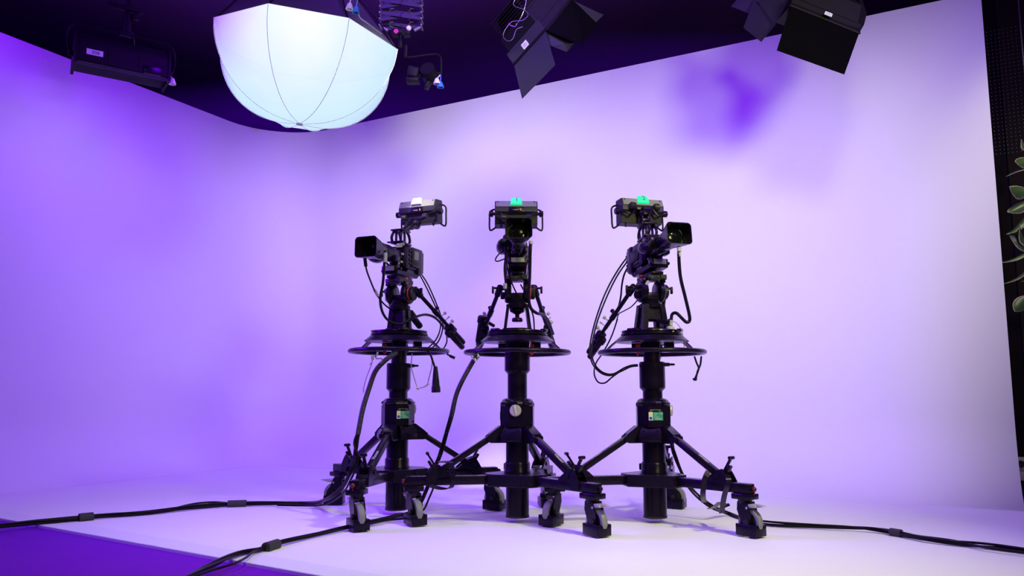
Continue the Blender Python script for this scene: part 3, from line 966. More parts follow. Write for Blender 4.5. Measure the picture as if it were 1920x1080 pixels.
    b.cyl((-0.034, VY - 0.065, 0.345), (0.034, VY - 0.065, 0.345), 0.012, None, 16)
    b.build('cranked_arm', 'blk', c)
    # viewfinder
    RT = Matrix.Rotation(R(4), 3, 'X')
    O = V((0, VY, VZ))

    def L(x, yy, zz):
        return O + RT @ V((x, yy, zz))
    b = B()
    prof = [(0.042, 0.072), (-0.034, 0.070), (-0.054, 0.026), (-0.054, -0.002), (-0.030, -0.012), (-0.020, -0.066), (0.042, -0.072)]
    HWD = 0.122
    b.hull([L(-HWD, *p) for p in prof], [L(HWD, *p) for p in prof])
    b.box(L(0, 0.046, 0), (0.236, 0.02, 0.136), RT, 0.004)
    vf = b.build('viewfinder', 'dgrey', c)
    bmods(vf, 0.007, 3)
    # slanted front cover
    b = B()
    nrm = V((0, 0.068 - 0.030, -0.018 + 0.052))
    b.sheet([L(-0.116, -0.0362, 0.0680), L(0.116, -0.0362, 0.0680), L(0.116, -0.0537, 0.0290), L(-0.116, -0.0537, 0.0290)], 0.003)
    b.build('front_cover', 'grey', vf)
    b = B()
    for s in (-1, 1):
        b.cyl(L(s * 0.105, -0.036, 0.060), L(s * 0.105, -0.042, 0.0622), 0.004, None, 10)
    b.build('screw', 'plast', vf)
    b = B()
    b.box(L(0, -0.0555, 0.012), (0.086, 0.004, 0.030), RT, 0.001)
    b.build('badge_panel', 'plast', vf)
    b = B()
    for k in range(12):
        b.box(L(-0.036 + 0.0065 * k, -0.0575, 0.0235), (0.004, 0.003, 0.006), RT)
    b.build('vent_slots', 'blk', vf)
    text('badge_lettering', 'Blackmagicdesign', 0.0056, L(-0.004, -0.0578, 0.009), (1, 0, 0), RT @ V((0, 0, 1)), 'print', vf, 0.0002, 0.8)
    B().box(L(0.026, -0.0578, 0.010), (0.005, 0.001, 0.013), RT).build('badge_mark', 'orange', vf)
    # tally lamp: trapezoid block on the slanted cover
    e1 = (RT @ V((0, 0.0175, 0.039))).normalized()
    e2 = V((1, 0, 0))
    en = e2.cross(e1)
    if en.y > 0:
        en = -en
    to = L(0, -0.0418, 0.0590)
    b = B()
    lo_ = [(-0.036, -0.024), (0.036, -0.024), (0.029, 0.024), (-0.029, 0.024)]
    hi_ = [(-0.033, -0.021), (0.033, -0.021), (0.026, 0.021), (-0.026, 0.021)]
    b.hull([to + e2 * p[0] + e1 * p[1] for p in lo_], [to + e2 * p[0] + e1 * p[1] + en * 0.016 for p in hi_])
    tl = b.build('tally_lamp', 'tally' if tally else 'white', vf)
    bmods(tl, 0.004, 3)
    if number:
        text('tally_number', number, 0.040, to + en * 0.0168 + e1 * 0.003 + e2 * 0.003, e2, e1, 'dark_print', vf, 0.0004)
    # side knobs and loop handles
    for s in (-1, 1):
        b = B().cyl(L(s * 0.120, -0.020, -0.004), L(s * 0.132, -0.020, -0.004), 0.009, None, 12)
        b.lathe([(0, 0), (0.017, 0), (0.018, 0.003), (0.018, 0.020), (0.015, 0.023), (0, 0.023)], L(s * 0.132, -0.020, -0.004), (s, 0, 0), 18)
        b.build('tilt_knob', 'plast', vf)
        b = B().tube([L(s * 0.118, 0.036, 0.046), L(s * 0.140, 0.036, 0.038), L(s * 0.152, 0.034, 0.022), L(s * 0.153, 0.032, -0.02), L(s * 0.152, 0.030, -0.074), L(s * 0.142, 0.028, -0.086), L(s * 0.112, 0.026, -0.066)], 0.0052, 10)
        b.build('loop_handle', 'plast', vf, ang=80)
        B().cyl(L(s * 0.085, 0.0, -0.068), L(s * 0.085, 0.0, -0.084), 0.006, None, 10).build('foot', 'plast', vf)
    # yoke below
    b = B()
    b.box((0, VY - 0.063, 0.368), (0.10, 0.024, 0.026), None, 0.005)
    for s in (-1, 1):
        b.tube([L(s * 0.128, -0.020, -0.004), L(s * 0.122, -0.052, -0.010), L(s * 0.098, -0.066, -0.020), L(s * 0.076, -0.066, -0.026), (s * 0.05, VY - 0.063, 0.368)], 0.0055, 8)
    yk = b.build('viewfinder_yoke', 'blk2', c)
    for s in (-1, 1):
        b = B().lathe([(0, 0), (0.018, 0), (0.020, 0.003), (0.020, 0.026), (0.016, 0.030), (0, 0.030)], (s * 0.056, VY - 0.070, 0.378), (s, -0.1, 0), 18)
        b.build('yoke_knob', 'dgrey', yk)
    b = B().tube([(-0.018, VY - 0.06, 0.372), (-0.020, VY - 0.085, 0.365), (-0.026, VY * 0.4, 0.320), (-0.030, 0.030, 0.270), (-0.024, 0.03, 0.20)], 0.0032, 6)
    b.tube([(-0.006, VY - 0.06, 0.374), (-0.012, VY - 0.087, 0.366), (-0.018, VY * 0.45, 0.325), (-0.022, 0.036, 0.270), (-0.03, 0.036, 0.19)], 0.0032, 6)
    b.build('viewfinder_cable', 'cable', c)
    # small leads and plugs packed round the mount
    b = B()
    for k in range(7):
        x0 = random.uniform(-0.045, 0.045)
        x1 = random.uniform(-0.05, 0.05)
        b.tube([(x0, -0.052, 0.165), (x0 * 1.3, -0.088 - 0.02 * random.random(), 0.14), (x1 * 1.2, -0.095, 0.09), (x1, -0.06, 0.055)], 0.0032, 6)
    b.build('lead', 'cable', c)
    B().cyl((0.010, -0.066, 0.172), (0.052, -0.052, 0.178), 0.0085, None, 12, bev=0.002).build('rolled_sleeve', 'lgrey', c)
    B().box((-0.048, -0.0535, 0.150), (0.012, 0.002, 0.040), None, 0.0005).build('side_marking', 'print', c)
    for xx, zz in ((-0.03, 0.062), (0.018, 0.058), (0.04, 0.075), (0.046, 0.12)):
        B().cyl((xx, -0.052, zz), (xx, -0.066, zz), 0.0065, None, 12, bev=0.001).build('connector', 'steel', c)
    b = B()
    for p, q in (((0.04, -0.055, 0.165), (0.012, -0.075, 0.160)), ((-0.03, -0.085, 0.055), (-0.01, -0.085, 0.050)), ((0.035, -0.08, 0.06), (0.035, -0.08, 0.078))):
        b.cyl(p, q, 0.0055, None, 10)
    b.build('plug', 'lgrey', c)
    return c

PL = V((-0.635, 4.536, 0))
PC = V((0.028, 4.27, 0))
PR = V((0.737, 4.257, 0))
YL, YC, YR = R(-23), R(1), R(15.5)
DZL = 0.020
make_pedestal(PL.x, PL.y, R(17), 'leftmost black camera pedestal, its green label facing right of centre', (0.665, 0.822), 0.043,
              R(25), R(-65), R(-165), R(-15), [R(160), R(20), R(90)], [R(330), R(178), R(300)], [0, 1, -1], [0, 0, 1], [0, 0, -1], DZL)
make_pedestal(PC.x, PC.y, R(70.7), 'black camera pedestal in the middle with round silver knob facing front', (0.758, 0.90), 0.064,
              R(-97), R(173), R(-12), None, [R(165), R(15), R(90)], [R(100), R(300), R(305)], [0, -1, 1], [0, 1, 0], [0, 0, 1])
make_pedestal(PR.x, PR.y, R(70.8), 'rightmost black camera pedestal with green label facing straight to the front', (0.668, 0.820), 0.044,
              R(-3), R(-93), R(-160), R(-8), [R(165), R(15), R(90)], [R(330), R(235), R(305)], [0, 0, 1], [0, 0, 1], [0, -1, 1], DZL * 0.0)
head_left = make_head(PL, YL, 'black fluid head on the left pedestal with red-ringed knob, turned towards the left', DZL, 'solid')
head_mid = make_head(PC, YC, 'black fluid head on the middle pedestal facing straight ahead with two pan bars', 0.0)
make_head(PR, YR, 'black fluid head on the right pedestal turned towards the right', 0.0, 'plates', drop=0.37)
def add_grip(head, p, q, r, yaw):
    m = Matrix.Rotation(-yaw, 3, 'Z')
    a, b2 = m @ (V(p) - head.location), m @ (V(q) - head.location)
    L_ = (b2 - a).length
    g = B().lathe([(0, 0), (r * 0.9, 0.001), (r * 1.15, 0.008), (r * 1.15, 0.04), (r * 0.92, 0.048), (r * 0.88, L_ - 0.012), (r * 0.7, L_ - 0.002), (0, L_)], a, b2 - a, 22).build('zoom_grip', 'rubber', head)
    return g
add_grip(head_mid, at(907.5, 592, 4.52), at(899, 644, 4.56), 0.029, YC)
gg = add_grip(head_left, at(766, 585, 4.66), at(789, 614, 4.72), 0.022, YL)
B().cyl(Matrix.Rotation(-YC, 3, 'Z') @ (at(912, 603, 4.52) - head_mid.location), Matrix.Rotation(-YC, 3, 'Z') @ (at(926, 611, 4.56) - head_mid.location), 0.010, None, 10).build('grip_arm', 'blk2', head_mid)
B().cyl(Matrix.Rotation(-YL, 3, 'Z') @ (at(768, 588, 4.66) - head_left.location), Matrix.Rotation(-YL, 3, 'Z') @ (at(757, 572, 4.60) - head_left.location), 0.008, None, 10).build('grip_arm', 'blk2', head_left)
make_camera(PL, 1.292 + DZL, YL, R(0.5), 'black studio camera on the left pedestal with blank white tally block on its viewfinder', None, False, 0.22, 0.42)
make_camera(PC, 1.292, YC, R(11.5), 'black studio camera on the middle pedestal with green lit tally reading 1', '1', True, 0.185, 0.428)
make_camera(PR, 1.292, YR, R(6.5), 'black studio camera on the right pedestal with green lit tally reading 2', '2', True, 0.075, 0.365)

# ------------------------------------------------------------------ lantern softbox
CEIL = 4.30
def make_lantern():
    c = at(577, 90, 4.2)
    root = thing('lantern_softbox', 'large glowing white eight-panelled lantern softbox hanging overhead', 'studio light', c, (0, R(4), 0))
    a_, b_h = 0.505, 0.43
    ang = [R(-90 + 22.5 + 15) + k * PI / 4 for k in range(8)]
    NV, NU = 14, 8
    names = []
    bulb = V((0.03, -0.22, 0.02))
    for k in range(8):
        a0, a1 = ang[k - 1], ang[k]
        bm = bmesh.new()
        lay = bm.verts.layers.float_color.new('glow')
        grid = []
        for i in range(NV + 1):
            t = PI / 2 * i / NV
            r = a_ * math.cos(t) ** 0.86
            z = -b_h * math.sin(t) ** 1.08
            row = []
            p0 = V((r * math.cos(a0), r * math.sin(a0), z))
            p1 = V((r * math.cos(a1), r * math.sin(a1), z))
            for j in range(NU + 1):
                f = j / NU
                p = p0.lerp(p1, f)
                sag = 0.018 * math.sin(PI * f) * math.sin(2 * t)
                rr = V((p.x, p.y, 0))
                if rr.length > 1e-5:
                    p = p - rr.normalized() * sag * 0.6
                v = bm.verts.new(p)
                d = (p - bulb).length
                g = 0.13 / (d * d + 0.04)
                left = max(0.0, min(1.0, (-p.x - 0.08) / 0.36)) * max(0, min(1, 1.0 + p.z / 0.30))  # violet light from outside, put into the glow on the left
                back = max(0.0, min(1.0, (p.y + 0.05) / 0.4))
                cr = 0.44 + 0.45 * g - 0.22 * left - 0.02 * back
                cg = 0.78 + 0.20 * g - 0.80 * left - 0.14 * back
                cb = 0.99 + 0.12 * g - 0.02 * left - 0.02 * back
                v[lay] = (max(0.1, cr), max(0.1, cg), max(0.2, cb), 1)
                row.append(v)
            grid.append(row)
        for i in range(NV):
            for j in range(NU):
                q = [grid[i][j], grid[i][j + 1], grid[i + 1][j + 1], grid[i + 1][j]]
                try:
                    bm.faces.new(q)
                except ValueError:
                    pass
        bmesh.ops.remove_doubles(bm, verts=bm.verts, dist=1e-5)
        bmesh.ops.recalc_face_normals(bm, faces=bm.faces[:])
        me = bpy.data.meshes.new('fabric_panel')
        bm.to_mesh(me)
        bm.free()
        for p in me.polygons:
            p.use_smooth = True
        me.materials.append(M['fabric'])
        o = bpy.data.objects.new('fabric_panel', me)
        col.objects.link(o)
        o.parent = root
        pts = []
        for i in range(0, NV + 1, 2):
            t = PI / 2 * i / NV
            r = a_ * 1.006 * math.cos(t) ** 0.86
            pts.append((r * math.cos(a1), r * math.sin(a1), -b_h * 1.006 * math.sin(t) ** 1.08))
        B().tube(pts, 0.0014, 6, 3).build('seam', M['white'], root, ang=80)
    B().cyl((0, 0, -b_h - 0.006), (0, 0, -b_h + 0.004), 0.018, None, 12).build('hub_tie', 'wlabel', root)
    # black skirt above the cloth, lamp head, yoke and cups
    b = B()
    lo = [(0.492 * math.cos(a), 0.492 * math.sin(a), 0.004) for a in ang]
    hi = [(0.20 * math.cos(a), 0.20 * math.sin(a), 0.34) for a in ang]
    rings = [[b.bm.verts.new(p) for p in lo], [b.bm.verts.new(p) for p in hi]]
    for k in range(8):
        b.bm.faces.new((rings[0][k - 1], rings[0][k], rings[1][k], rings[1][k - 1]))
    sk = b.build('skirt', 'skirt', root, ang=20)
    b = B()
    for a in ang:
        b.tube([(0.500 * math.cos(a), 0.500 * math.sin(a), -0.004), (0.36 * math.cos(a), 0.36 * math.sin(a), 0.19), (0.19 * math.cos(a), 0.19 * math.sin(a), 0.345)], 0.005, 6, 3)
    b.build('support_rod', 'lamp', root, kind='stuff')
    B().lathe([(0, 0.34), (0.21, 0.34), (0.21, 0.37), (0.13, 0.38), (0.13, 0.62), (0, 0.62)], seg=24).build('lamp_head', 'lamp', root)
    B().tube([(-0.17, 0, 0.45), (-0.20, 0, 0.55), (-0.18, 0, 0.70), (0, 0, 0.74), (0.18, 0, 0.70), (0.20, 0, 0.55), (0.17, 0, 0.45)], 0.012, 8, 4).build('lamp_yoke', 'lamp', root)
    B().cyl((0, 0, 0.73), (0, 0, CEIL - c.z), 0.022, None, 12).build('hanger_pole', 'lamp', root)
    inv = Euler((0, R(4), 0)).to_matrix().inverted()
    for (u, v, m) in ((655.5, 12.5, 'cupw'), (667.5, 19, 'cupb')):
        q = inv @ (at(u, v, 3.72) - c)
        b = B().lathe([(0.005, 0.020), (0.011, 0.014), (0.018, -0.008), (0.0185, -0.014), (0.015, -0.014), (0.012, -0.002), (0.004, 0.006)], q, (0, 0, 1), 18)
        b.cyl(q + V((0, 0, 0.008)), q + V((0, 0.05, 0.26)), 0.003, None, 6)
        b.build('pole_cup', m, root)
    b = B()
    b.tube([inv @ (at(672, 26, 3.75) - c), inv @ (at(676, 34, 3.78) - c), inv @ (at(690, 44, 3.85) - c), inv @ (at(716, 64, 3.95) - c)], 0.003, 6, 4)
    b.build('guy_wire', 'wire', root)
    d = bpy.data.lights.new('lantern_bulb', 'POINT')
    d.energy = LANTERN_POWER
    d.color = (1.0, 0.97, 0.80)
    d.shadow_soft_size = 0.09
    lo_ = bpy.data.objects.new('lantern_bulb', d)
    col.objects.link(lo_)
    lo_.parent = root
    lo_.location = (0.0, -0.05, -0.02)
    return root

make_lantern()

# ------------------------------------------------------------------ strip light with yoke, top left
def make_soft_light():
    c = at(229, 112, 5.6)
    U = V((0.822, 0.569, 0)).normalized()
    N = V((0.569, -0.822, 0)).normalized()
    W = V((0, 0, 1))
    root = thing('soft_light', 'long black soft light with a small white 206 label, hung at top left', 'studio light', c)

    def L(a, n, z):
        return U * a + N * n + W * z
    hb = 0.30
    b = B()
    prof = [(0.085, 0.085), (0.10, 0.02), (0.105, -0.105), (-0.10, -0.125), (-0.085, 0.06), (-0.02, 0.115), (0.05, 0.115)]
    b.hull([L(-hb, *p) for p in prof], [L(hb, *p) for p in prof])
    o = b.build('housing', 'lamp', root)
    bmods(o, 0.008)
    for s in (-1, 1):
        b = B()
        pr = [(0.095, 0.095), (0.112, 0.02), (0.118, -0.125), (-0.112, -0.145), (-0.095, 0.07), (-0.02, 0.128), (0.055, 0.128)]
        b.hull([L(s * 0.296, *p) for p in pr], [L(s * 0.314, *p) for p in pr])
        b.build('end_plate', 'lamp', root)
    b = B()
    for z in (-0.118, -0.132):
        b.bar(L(-0.305, 0.112, z), L(0.305, 0.112, z), 0.010, 0.006)
    b.build('front_rail', 'door', root, kind='stuff')
    for a in (-0.10, 0.10):
        B().box(L(a, 0.103, -0.03), (0.012, 0.012, 0.10), Matrix((U, N, W)).transposed(), 0.003).build('bracket', 'lamp', root)
    B().box(L(0.19, 0.104, -0.075), (0.12, 0.03, 0.06), Matrix((U, N, W)).transposed(), 0.004).build('connector_box', 'blk', root)
    pts = [L(-0.322, 0, -0.02), L(-0.35, 0, 0.02), L(-0.352, 0.0, 0.13), L(-0.32, 0, 0.185), L(-0.26, 0, 0.195), L(0.0, 0, 0.195), L(0.25, 0, 0.195), L(0.33, 0, 0.17), L(0.355, 0, 0.11), L(0.352, 0, 0.0), L(0.318, 0, -0.06)]
    B().tube(pts, 0.009, 8, 5).build('lamp_yoke', 'lamp', root, ang=80)
    for s in (-1, 1):
        B().cyl(L(s * 0.312, 0, -0.03), L(s * 0.345, 0, -0.03), 0.022, None, 14, bev=0.004).build('tilt_knob', 'lamp', root)
    lb = B().box(L(-0.19, 0.106, -0.032), (0.105, 0.004, 0.040), Matrix((U, N, W)).transposed()).build('number_label', 'wlabel', root)
    text('label_number', '206', 0.034, L(-0.185, 0.1085, -0.032), U, W, 'blk', lb, 0.0004, 1.1)
    b = B()
    b.box(L(0.02, 0, 0.20), (0.10, 0.05, 0.035), Matrix((U, N, W)).transposed(), 0.006)
    b.cyl(L(0.02, 0, 0.21), L(0.02, 0, 0.36), 0.030, 0.024, 12)
    b.cyl(L(0.02, 0, 0.34), L(0.02, 0, CEIL - c.z), 0.019, None, 12)
    b.box(L(0.02, 0.01, 0.39), (0.20, 0.05, 0.03), Matrix((U, N, W)).transposed(), 0.006)
    b.box(L(0.07, 0.02, 0.34), (0.05, 0.05, 0.05), Matrix((U, N, W)).transposed(), 0.01)
    b.cyl(L(-0.06, 0.03, 0.37), L(-0.12, 0.03, 0.40), 0.01, None, 8)
    b.build('hanger', 'lamp', root)
    B().tube([L(0.02, -0.01, 0.20), L(0.05, 0.03, 0.185), L(0.062, 0.05, 0.14), L(0.062, 0.06, 0.02)], 0.006, 6, 4).build('lamp_cable', 'cable', root)
    b = B().lathe([(0.006, 0.03), (0.014, 0.022), (0.026, -0.012), (0.027, -0.022), (0.022, -0.022), (0.016, 0.0), (0.005, 0.008)], L(0.345, 0.02, -0.095), (0, 0, 1), 18)
    b.cyl(L(0.345, 0.02, -0.08), L(0.330, 0.0, -0.03), 0.004, None, 6)
    b.build('pole_cup', 'cupw', root)
    lamp('soft_light_lamp', c + L(0, -0.04, -0.15), at(200, 450, 6.4), [(6, VIOLET), (1, WARM)], 0.55, 0.15, 160)
    return root

make_soft_light()

# ------------------------------------------------------------------ spring pantograph and the lamp it carries
def make_pantograph():
    c = at(752, 62, 5.8)
    root = thing('pantograph_hanger', 'folded black scissor pantograph hanger above the right of the lantern', 'hanger', c)
    n = 9
    pitch = 0.050
    for k in range(n):
        z0 = 0.035 + pitch * k
        for s in (-1, 1):
            for yy in ((-0.03,) if k % 2 else (0.03,)):
                b = B().bar((-0.155 * s, yy + 0.008 * s, z0 + 0.012), (0.155 * s, yy + 0.008 * s, z0 + pitch + 0.012), 0.006, 0.026)
                b.cyl((0, yy + 0.02 * s, z0 + 0.037), (0, yy - 0.002 * s, z0 + 0.037), 0.008, None, 10)
                b.build('scissor_bar', 'door', root)
    for s in (-1, 1):
        b = B()
        for k in range(n):
            b.cyl((0.157 * s, -0.05, 0.045 + pitch * k), (0.157 * s, 0.05, 0.045 + pitch * k), 0.006, None, 8)
        b.bar((0.10 * s, 0.0, 0.02), (0.155 * s, 0, 0.05), 0.02, 0.012)
        b.build('cross_pins', 'grey', root, kind='stuff')
        b = B()
        pts = []
        for q in range(80):
            aa = q * 0.9
            pts.append((0.075 * s + 0.016 * math.cos(aa), 0.016 * math.sin(aa), 0.05 + 0.0052 * q))
        b.tube(pts, 0.0022, 5, 2)
        b.build('spring', 'grey', root)
    b = B().box((0, 0, 0.0), (0.14, 0.09, 0.04), None, 0.008)
    b.cyl((0, 0, -0.02), (0, 0, -0.11), 0.022, 0.016, 12)
    b.box((0.05, -0.04, -0.012), (0.05, 0.03, 0.03), None, 0.006)
    b.cyl((0.03, -0.05, -0.03), (0.03, -0.10, -0.045), 0.014, None, 10)
    b.build('lower_carriage', 'lamp', root)
    b = B().box((0, 0, 0.52), (0.34, 0.10, 0.03), None, 0.006)
    b.cyl((0, 0, 0.53), (0, 0, CEIL - c.z), 0.02, None, 12)
    b.build('upper_carriage', 'lamp', root)
    B().cyl((-0.03, -0.048, -0.01), (-0.03, -0.056, -0.01), 0.018, None, 12).build('red_button', 'red', root)
    B().sphere((0.065, -0.06, 0.01), 0.02, 12).build('clamp_knob', 'cupw', root)
    return root, c

def make_hung_lamp(c0):
    c = at(792, 138, 5.8)
    root = thing('focusing_lamp', 'small black lamp on a bent yoke behind the right side of the lantern', 'studio light', c)
    b = B().tube([(-0.125, 0, 0.185), (-0.115, 0, 0.13), (0.0, 0, 0.142), (0.10, 0, 0.152), (0.138, 0, 0.125), (0.142, 0, 0.06), (0.142, 0, -0.015)], 0.0085, 8, 5)
    b.cyl((-0.125, 0, 0.13), (-0.125, 0, c0.z - c.z - 0.10), 0.014, None, 10)
    b.build('lamp_yoke', 'lamp', root, ang=80)
    b = B().lathe([(0, -0.06), (0.055, -0.06), (0.060, -0.05), (0.060, 0.05), (0.048, 0.07), (0, 0.075)], (0.052, 0, 0.0), (0.2, 0.9, -0.3), 20)
    b.box((0.045, 0.03, -0.06), (0.03, 0.07, 0.10), Matrix.Rotation(R(25), 3, 'Y'), 0.006)
    b.build('housing', 'lamp', root)
    b = B().box((-0.065, 0, 0.0), (0.085, 0.10, 0.085), Matrix.Rotation(R(12), 3, 'Y'), 0.014, 3)
    b.box((-0.07, -0.01, -0.062), (0.095, 0.09, 0.030), None, 0.006)
    b.build('ballast', 'lamp', root)
    B().cyl((-0.11, 0, 0.01), (0.142, 0, 0.0), 0.010, None, 10).build('tilt_axle', 'lamp', root)
    for dx, dy, dz, m in ((0.112, -0.02, -0.070, 'cupw'), (0.138, -0.01, -0.093, 'cupb')):
        b = B().lathe([(0.006, 0.028), (0.014, 0.020), (0.026, -0.012), (0.027, -0.020), (0.022, -0.020), (0.016, 0.0), (0.005, 0.008)], (dx, dy, dz), (0, 0, 1), 18)
        b.cyl((dx, dy, dz + 0.02), (0.138, 0, -0.005), 0.004, None, 6)
        b.build('pole_cup', m, root)
    return root

_, pc = make_pantograph()
make_hung_lamp(pc)

# small clamp seen just under the left rim of the lantern
def make_small_clamp():
    c = at(484, 216, 7.6)
    root = thing('hanging_clamp', 'small dark clamp hanging just below the lantern, above the wall corner', 'clamp', c)
    b = B().box((0, 0, 0), (0.10, 0.06, 0.02), Euler((0, R(20), 0)), 0.004)
    b.box((-0.045, 0, 0.03), (0.012, 0.05, 0.07), None, 0.003)
    b.box((0.045, 0, 0.01), (0.012, 0.05, 0.06), None, 0.003)
    b.build('jaw', 'door', root)
    B().cyl((-0.02, 0, 0.0), (-0.02, 0, CEIL - c.z), 0.008, None, 8).build('drop_rod', 'lamp', root)

make_small_clamp()

# ------------------------------------------------------------------ barn-door lamps
def quadpts(l):
    return [at(*p) for p in l]

def make_barn_lamp(name_label, frame, leaves, back, hang, label_at, depth=0.05):
    """frame: four corners of the square door frame; back: vector from the frame towards the lamp body"""
    f = quadpts(frame)
    cen = sum(f, V((0, 0, 0))) / 4
    root = thing('barn_door_lamp', name_label, 'studio light', cen, group='barn-door lamps on the grid')
    f = [p - cen for p in f]
    bk = V(back)
    bn = bk.normalized()
    # door frame: four bars and a shallow rim
    b = B()
    for k in range(4):
        b.bar(f[k], f[(k + 1) % 4], 0.014, 0.014)
        b.sheet([f[k], f[(k + 1) % 4], f[(k + 1) % 4] * 0.97 + bn * depth, f[k] * 0.97 + bn * depth], 0.004)
    fr = b.build('door_frame', 'lamp', root)
    b = B()
    b.hull([p * 0.90 + bn * depth for p in f], [p * 0.86 + bn * (depth + 0.11) for p in f])
    b.hull([p * 0.74 + bn * (depth + 0.11) for p in f], [p * 0.60 + bk for p in f])
    x, y, d = frame_from(bn)
    for k in range(6):
        q = bn * (depth + 0.13 + 0.018 * k)
        b.hull([p * 0.79 + q for p in f], [p * 0.79 + q + bn * 0.006 for p in f])
    hs = b.build('housing', 'lamp', root)
    bmods(hs, 0.006)
    for pts, nm in leaves:
        q = [p - cen for p in quadpts(pts)]
        o = B().sheet(q, 0.003).build('barn_door', 'door_shaded' if nm == 'k' else 'door', root)
        e0, e1 = q[0], q[1]
        b = B()
        for t in (0.2, 0.5, 0.8):
            m = e0.lerp(e1, t)
            b.cyl(m - (e1 - e0).normalized() * 0.02, m + (e1 - e0).normalized() * 0.02, 0.006, None, 8)
        b.build('hinge', 'lamp', o)
    # yoke, clamp, pole to the grid
    m = bk * 0.55
    h = V(hang)
    sx = x * ((f[1] - f[0]).length * 0.55)
    b = B().tube([m + sx, m + sx * 1.15 + V((0, 0, 0.12)), m + sx * 0.9 + h * 0.9, m + h, m - sx * 0.9 + h * 0.9, m - sx * 1.15 + V((0, 0, 0.12)), m - sx], 0.010, 8, 4)
    b.cyl(m + h, V(((m + h).x, (m + h).y, CEIL - cen.z)), 0.020, None, 12)
    b.box(m + h, (0.06, 0.06, 0.08), None, 0.01)
    b.build('lamp_yoke', 'lamp', root, ang=80)
    if label_at:
        p0, u, v, w_, h_ = label_at
        p0 = V(p0) - cen
        lb = B().prism([(-w_ / 2, -h_ / 2), (w_ / 2, -h_ / 2), (w_ / 2, h_ / 2), (-w_ / 2, h_ / 2)], p0, V(u).normalized(), V(v).normalized(), 0.002).build('number_label', 'wlabel', root)
        uu, vv = V(u).normalized(), V(v).normalized()
        n = uu.cross(vv)
        if n.y > 0:
            n = -n
        b = B()
        for kk in (-0.15, 0.12):
            b.prism([(-w_ * 0.3, h_ * kk - 0.001), (w_ * 0.3, h_ * kk - 0.001), (w_ * 0.3, h_ * kk + 0.001), (-w_ * 0.3, h_ * kk + 0.001)], p0 + n * 0.0015, uu, vv, 0.001)
        b.build('label_print', 'dark_print', lb)
    return root, cen

fa, fb, fc_ = (964, 121, 4.48), (1022, 57, 4.30), (1072, -5, 4.50)
pa, pb_, pcx = at(*fa), at(*fb), at(*fc_)
pd = pa + pcx - pb_
def topx(p):
    return p
def pix(P):
    d = P - V((0, 0, EYE))
    c_, s_ = math.cos(PITCH), math.sin(PITCH)
    dd = d.y * c_ + d.z * s_
    uu = -d.y * s_ + d.z * c_
    return (960 + FPX * d.x / dd, 540 - FPX * uu / dd, P.y)
frame1 = [fa, fb, fc_, pix(pd)]
make_barn_lamp('barn-door lamp just right of the lantern with one big door hanging down', frame1,
               [([(964, 122, 4.48), (1022, 57, 4.30), (1041, 122, 4.28), (979, 185, 4.47)], 'a'),
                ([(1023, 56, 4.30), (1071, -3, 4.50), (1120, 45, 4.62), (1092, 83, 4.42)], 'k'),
                ([(1032, 85, 4.32), (1024, 57, 4.33), (1081, 80, 4.48), (1062, 97, 4.46)], 'c'),
                ([(1069, -2, 4.52), (1080, 6, 4.60), (1132, 28, 4.75), (1115, 44, 4.70)], 'd')],
               (-0.17, 0.02, 0.20), (-0.02, 0.0, 0.30), None)
lp = at(987, 86, 4.35)
o = [x for x in bpy.data.objects if x.name.startswith('barn_door_lamp')][-1]
cen1 = o.location
u1, v1 = (pb_ - pa).normalized(), V((-0.64, 0.1, 0.76))
v1 = (v1 - u1 * v1.dot(u1)).normalized()
n1 = u1.cross(v1)
b = B().sheet([pa - cen1, pb_ - cen1, pb_ - cen1 + v1 * 0.075, pa - cen1 + v1 * 0.075], 0.006)
b.build('side_flange', 'door', o)
lq = pa.lerp(pb_, 0.47) + v1 * 0.030 - cen1
nn = n1 if n1.y < 0 else -n1
lb = B().prism([(-0.022, -0.017), (0.022, -0.017), (0.022, 0.017), (-0.022, 0.017)], lq + nn * 0.005, u1, v1, 0.002).build('number_label', 'wlabel', o)
b = B()
for kk in (-0.006, 0.004):
    b.prism([(-0.015, kk), (0.015, kk), (0.015, kk + 0.002), (-0.015, kk + 0.002)], lq + nn * 0.0065, u1, v1, 0.001)
b.build('label_print', 'blk', lb)
# loose safety wire and cables looped round its yoke
b = B()
b.tube([at(968, -6, 4.35), at(963, 10, 4.35), at(982, 18, 4.32), at(990, 28, 4.32), at(980, 38, 4.33), at(962, 40, 4.35), at(955, 46, 4.35), at(966, 50, 4.33), at(968, 44, 4.33)], 0.0018, 6, 5)
b.tube([at(988, -6, 4.34), at(984, 14, 4.33), at(978, 30, 4.33), at(968, 48, 4.35)], 0.0018, 6, 5)
b.tube([at(955, 44, 4.36), at(945, 60, 4.36), at(944, 70, 4.36), at(953, 77, 4.34), at(962, 72, 4.33), at(968, 56, 4.34), at(980, 50, 4.34)], 0.0018, 6, 5)
so = b.build('safety_wire', 'wire')
tag(so, 'thin looped safety wire tangled beside the barn-door lamp right of the lantern', 'wire')

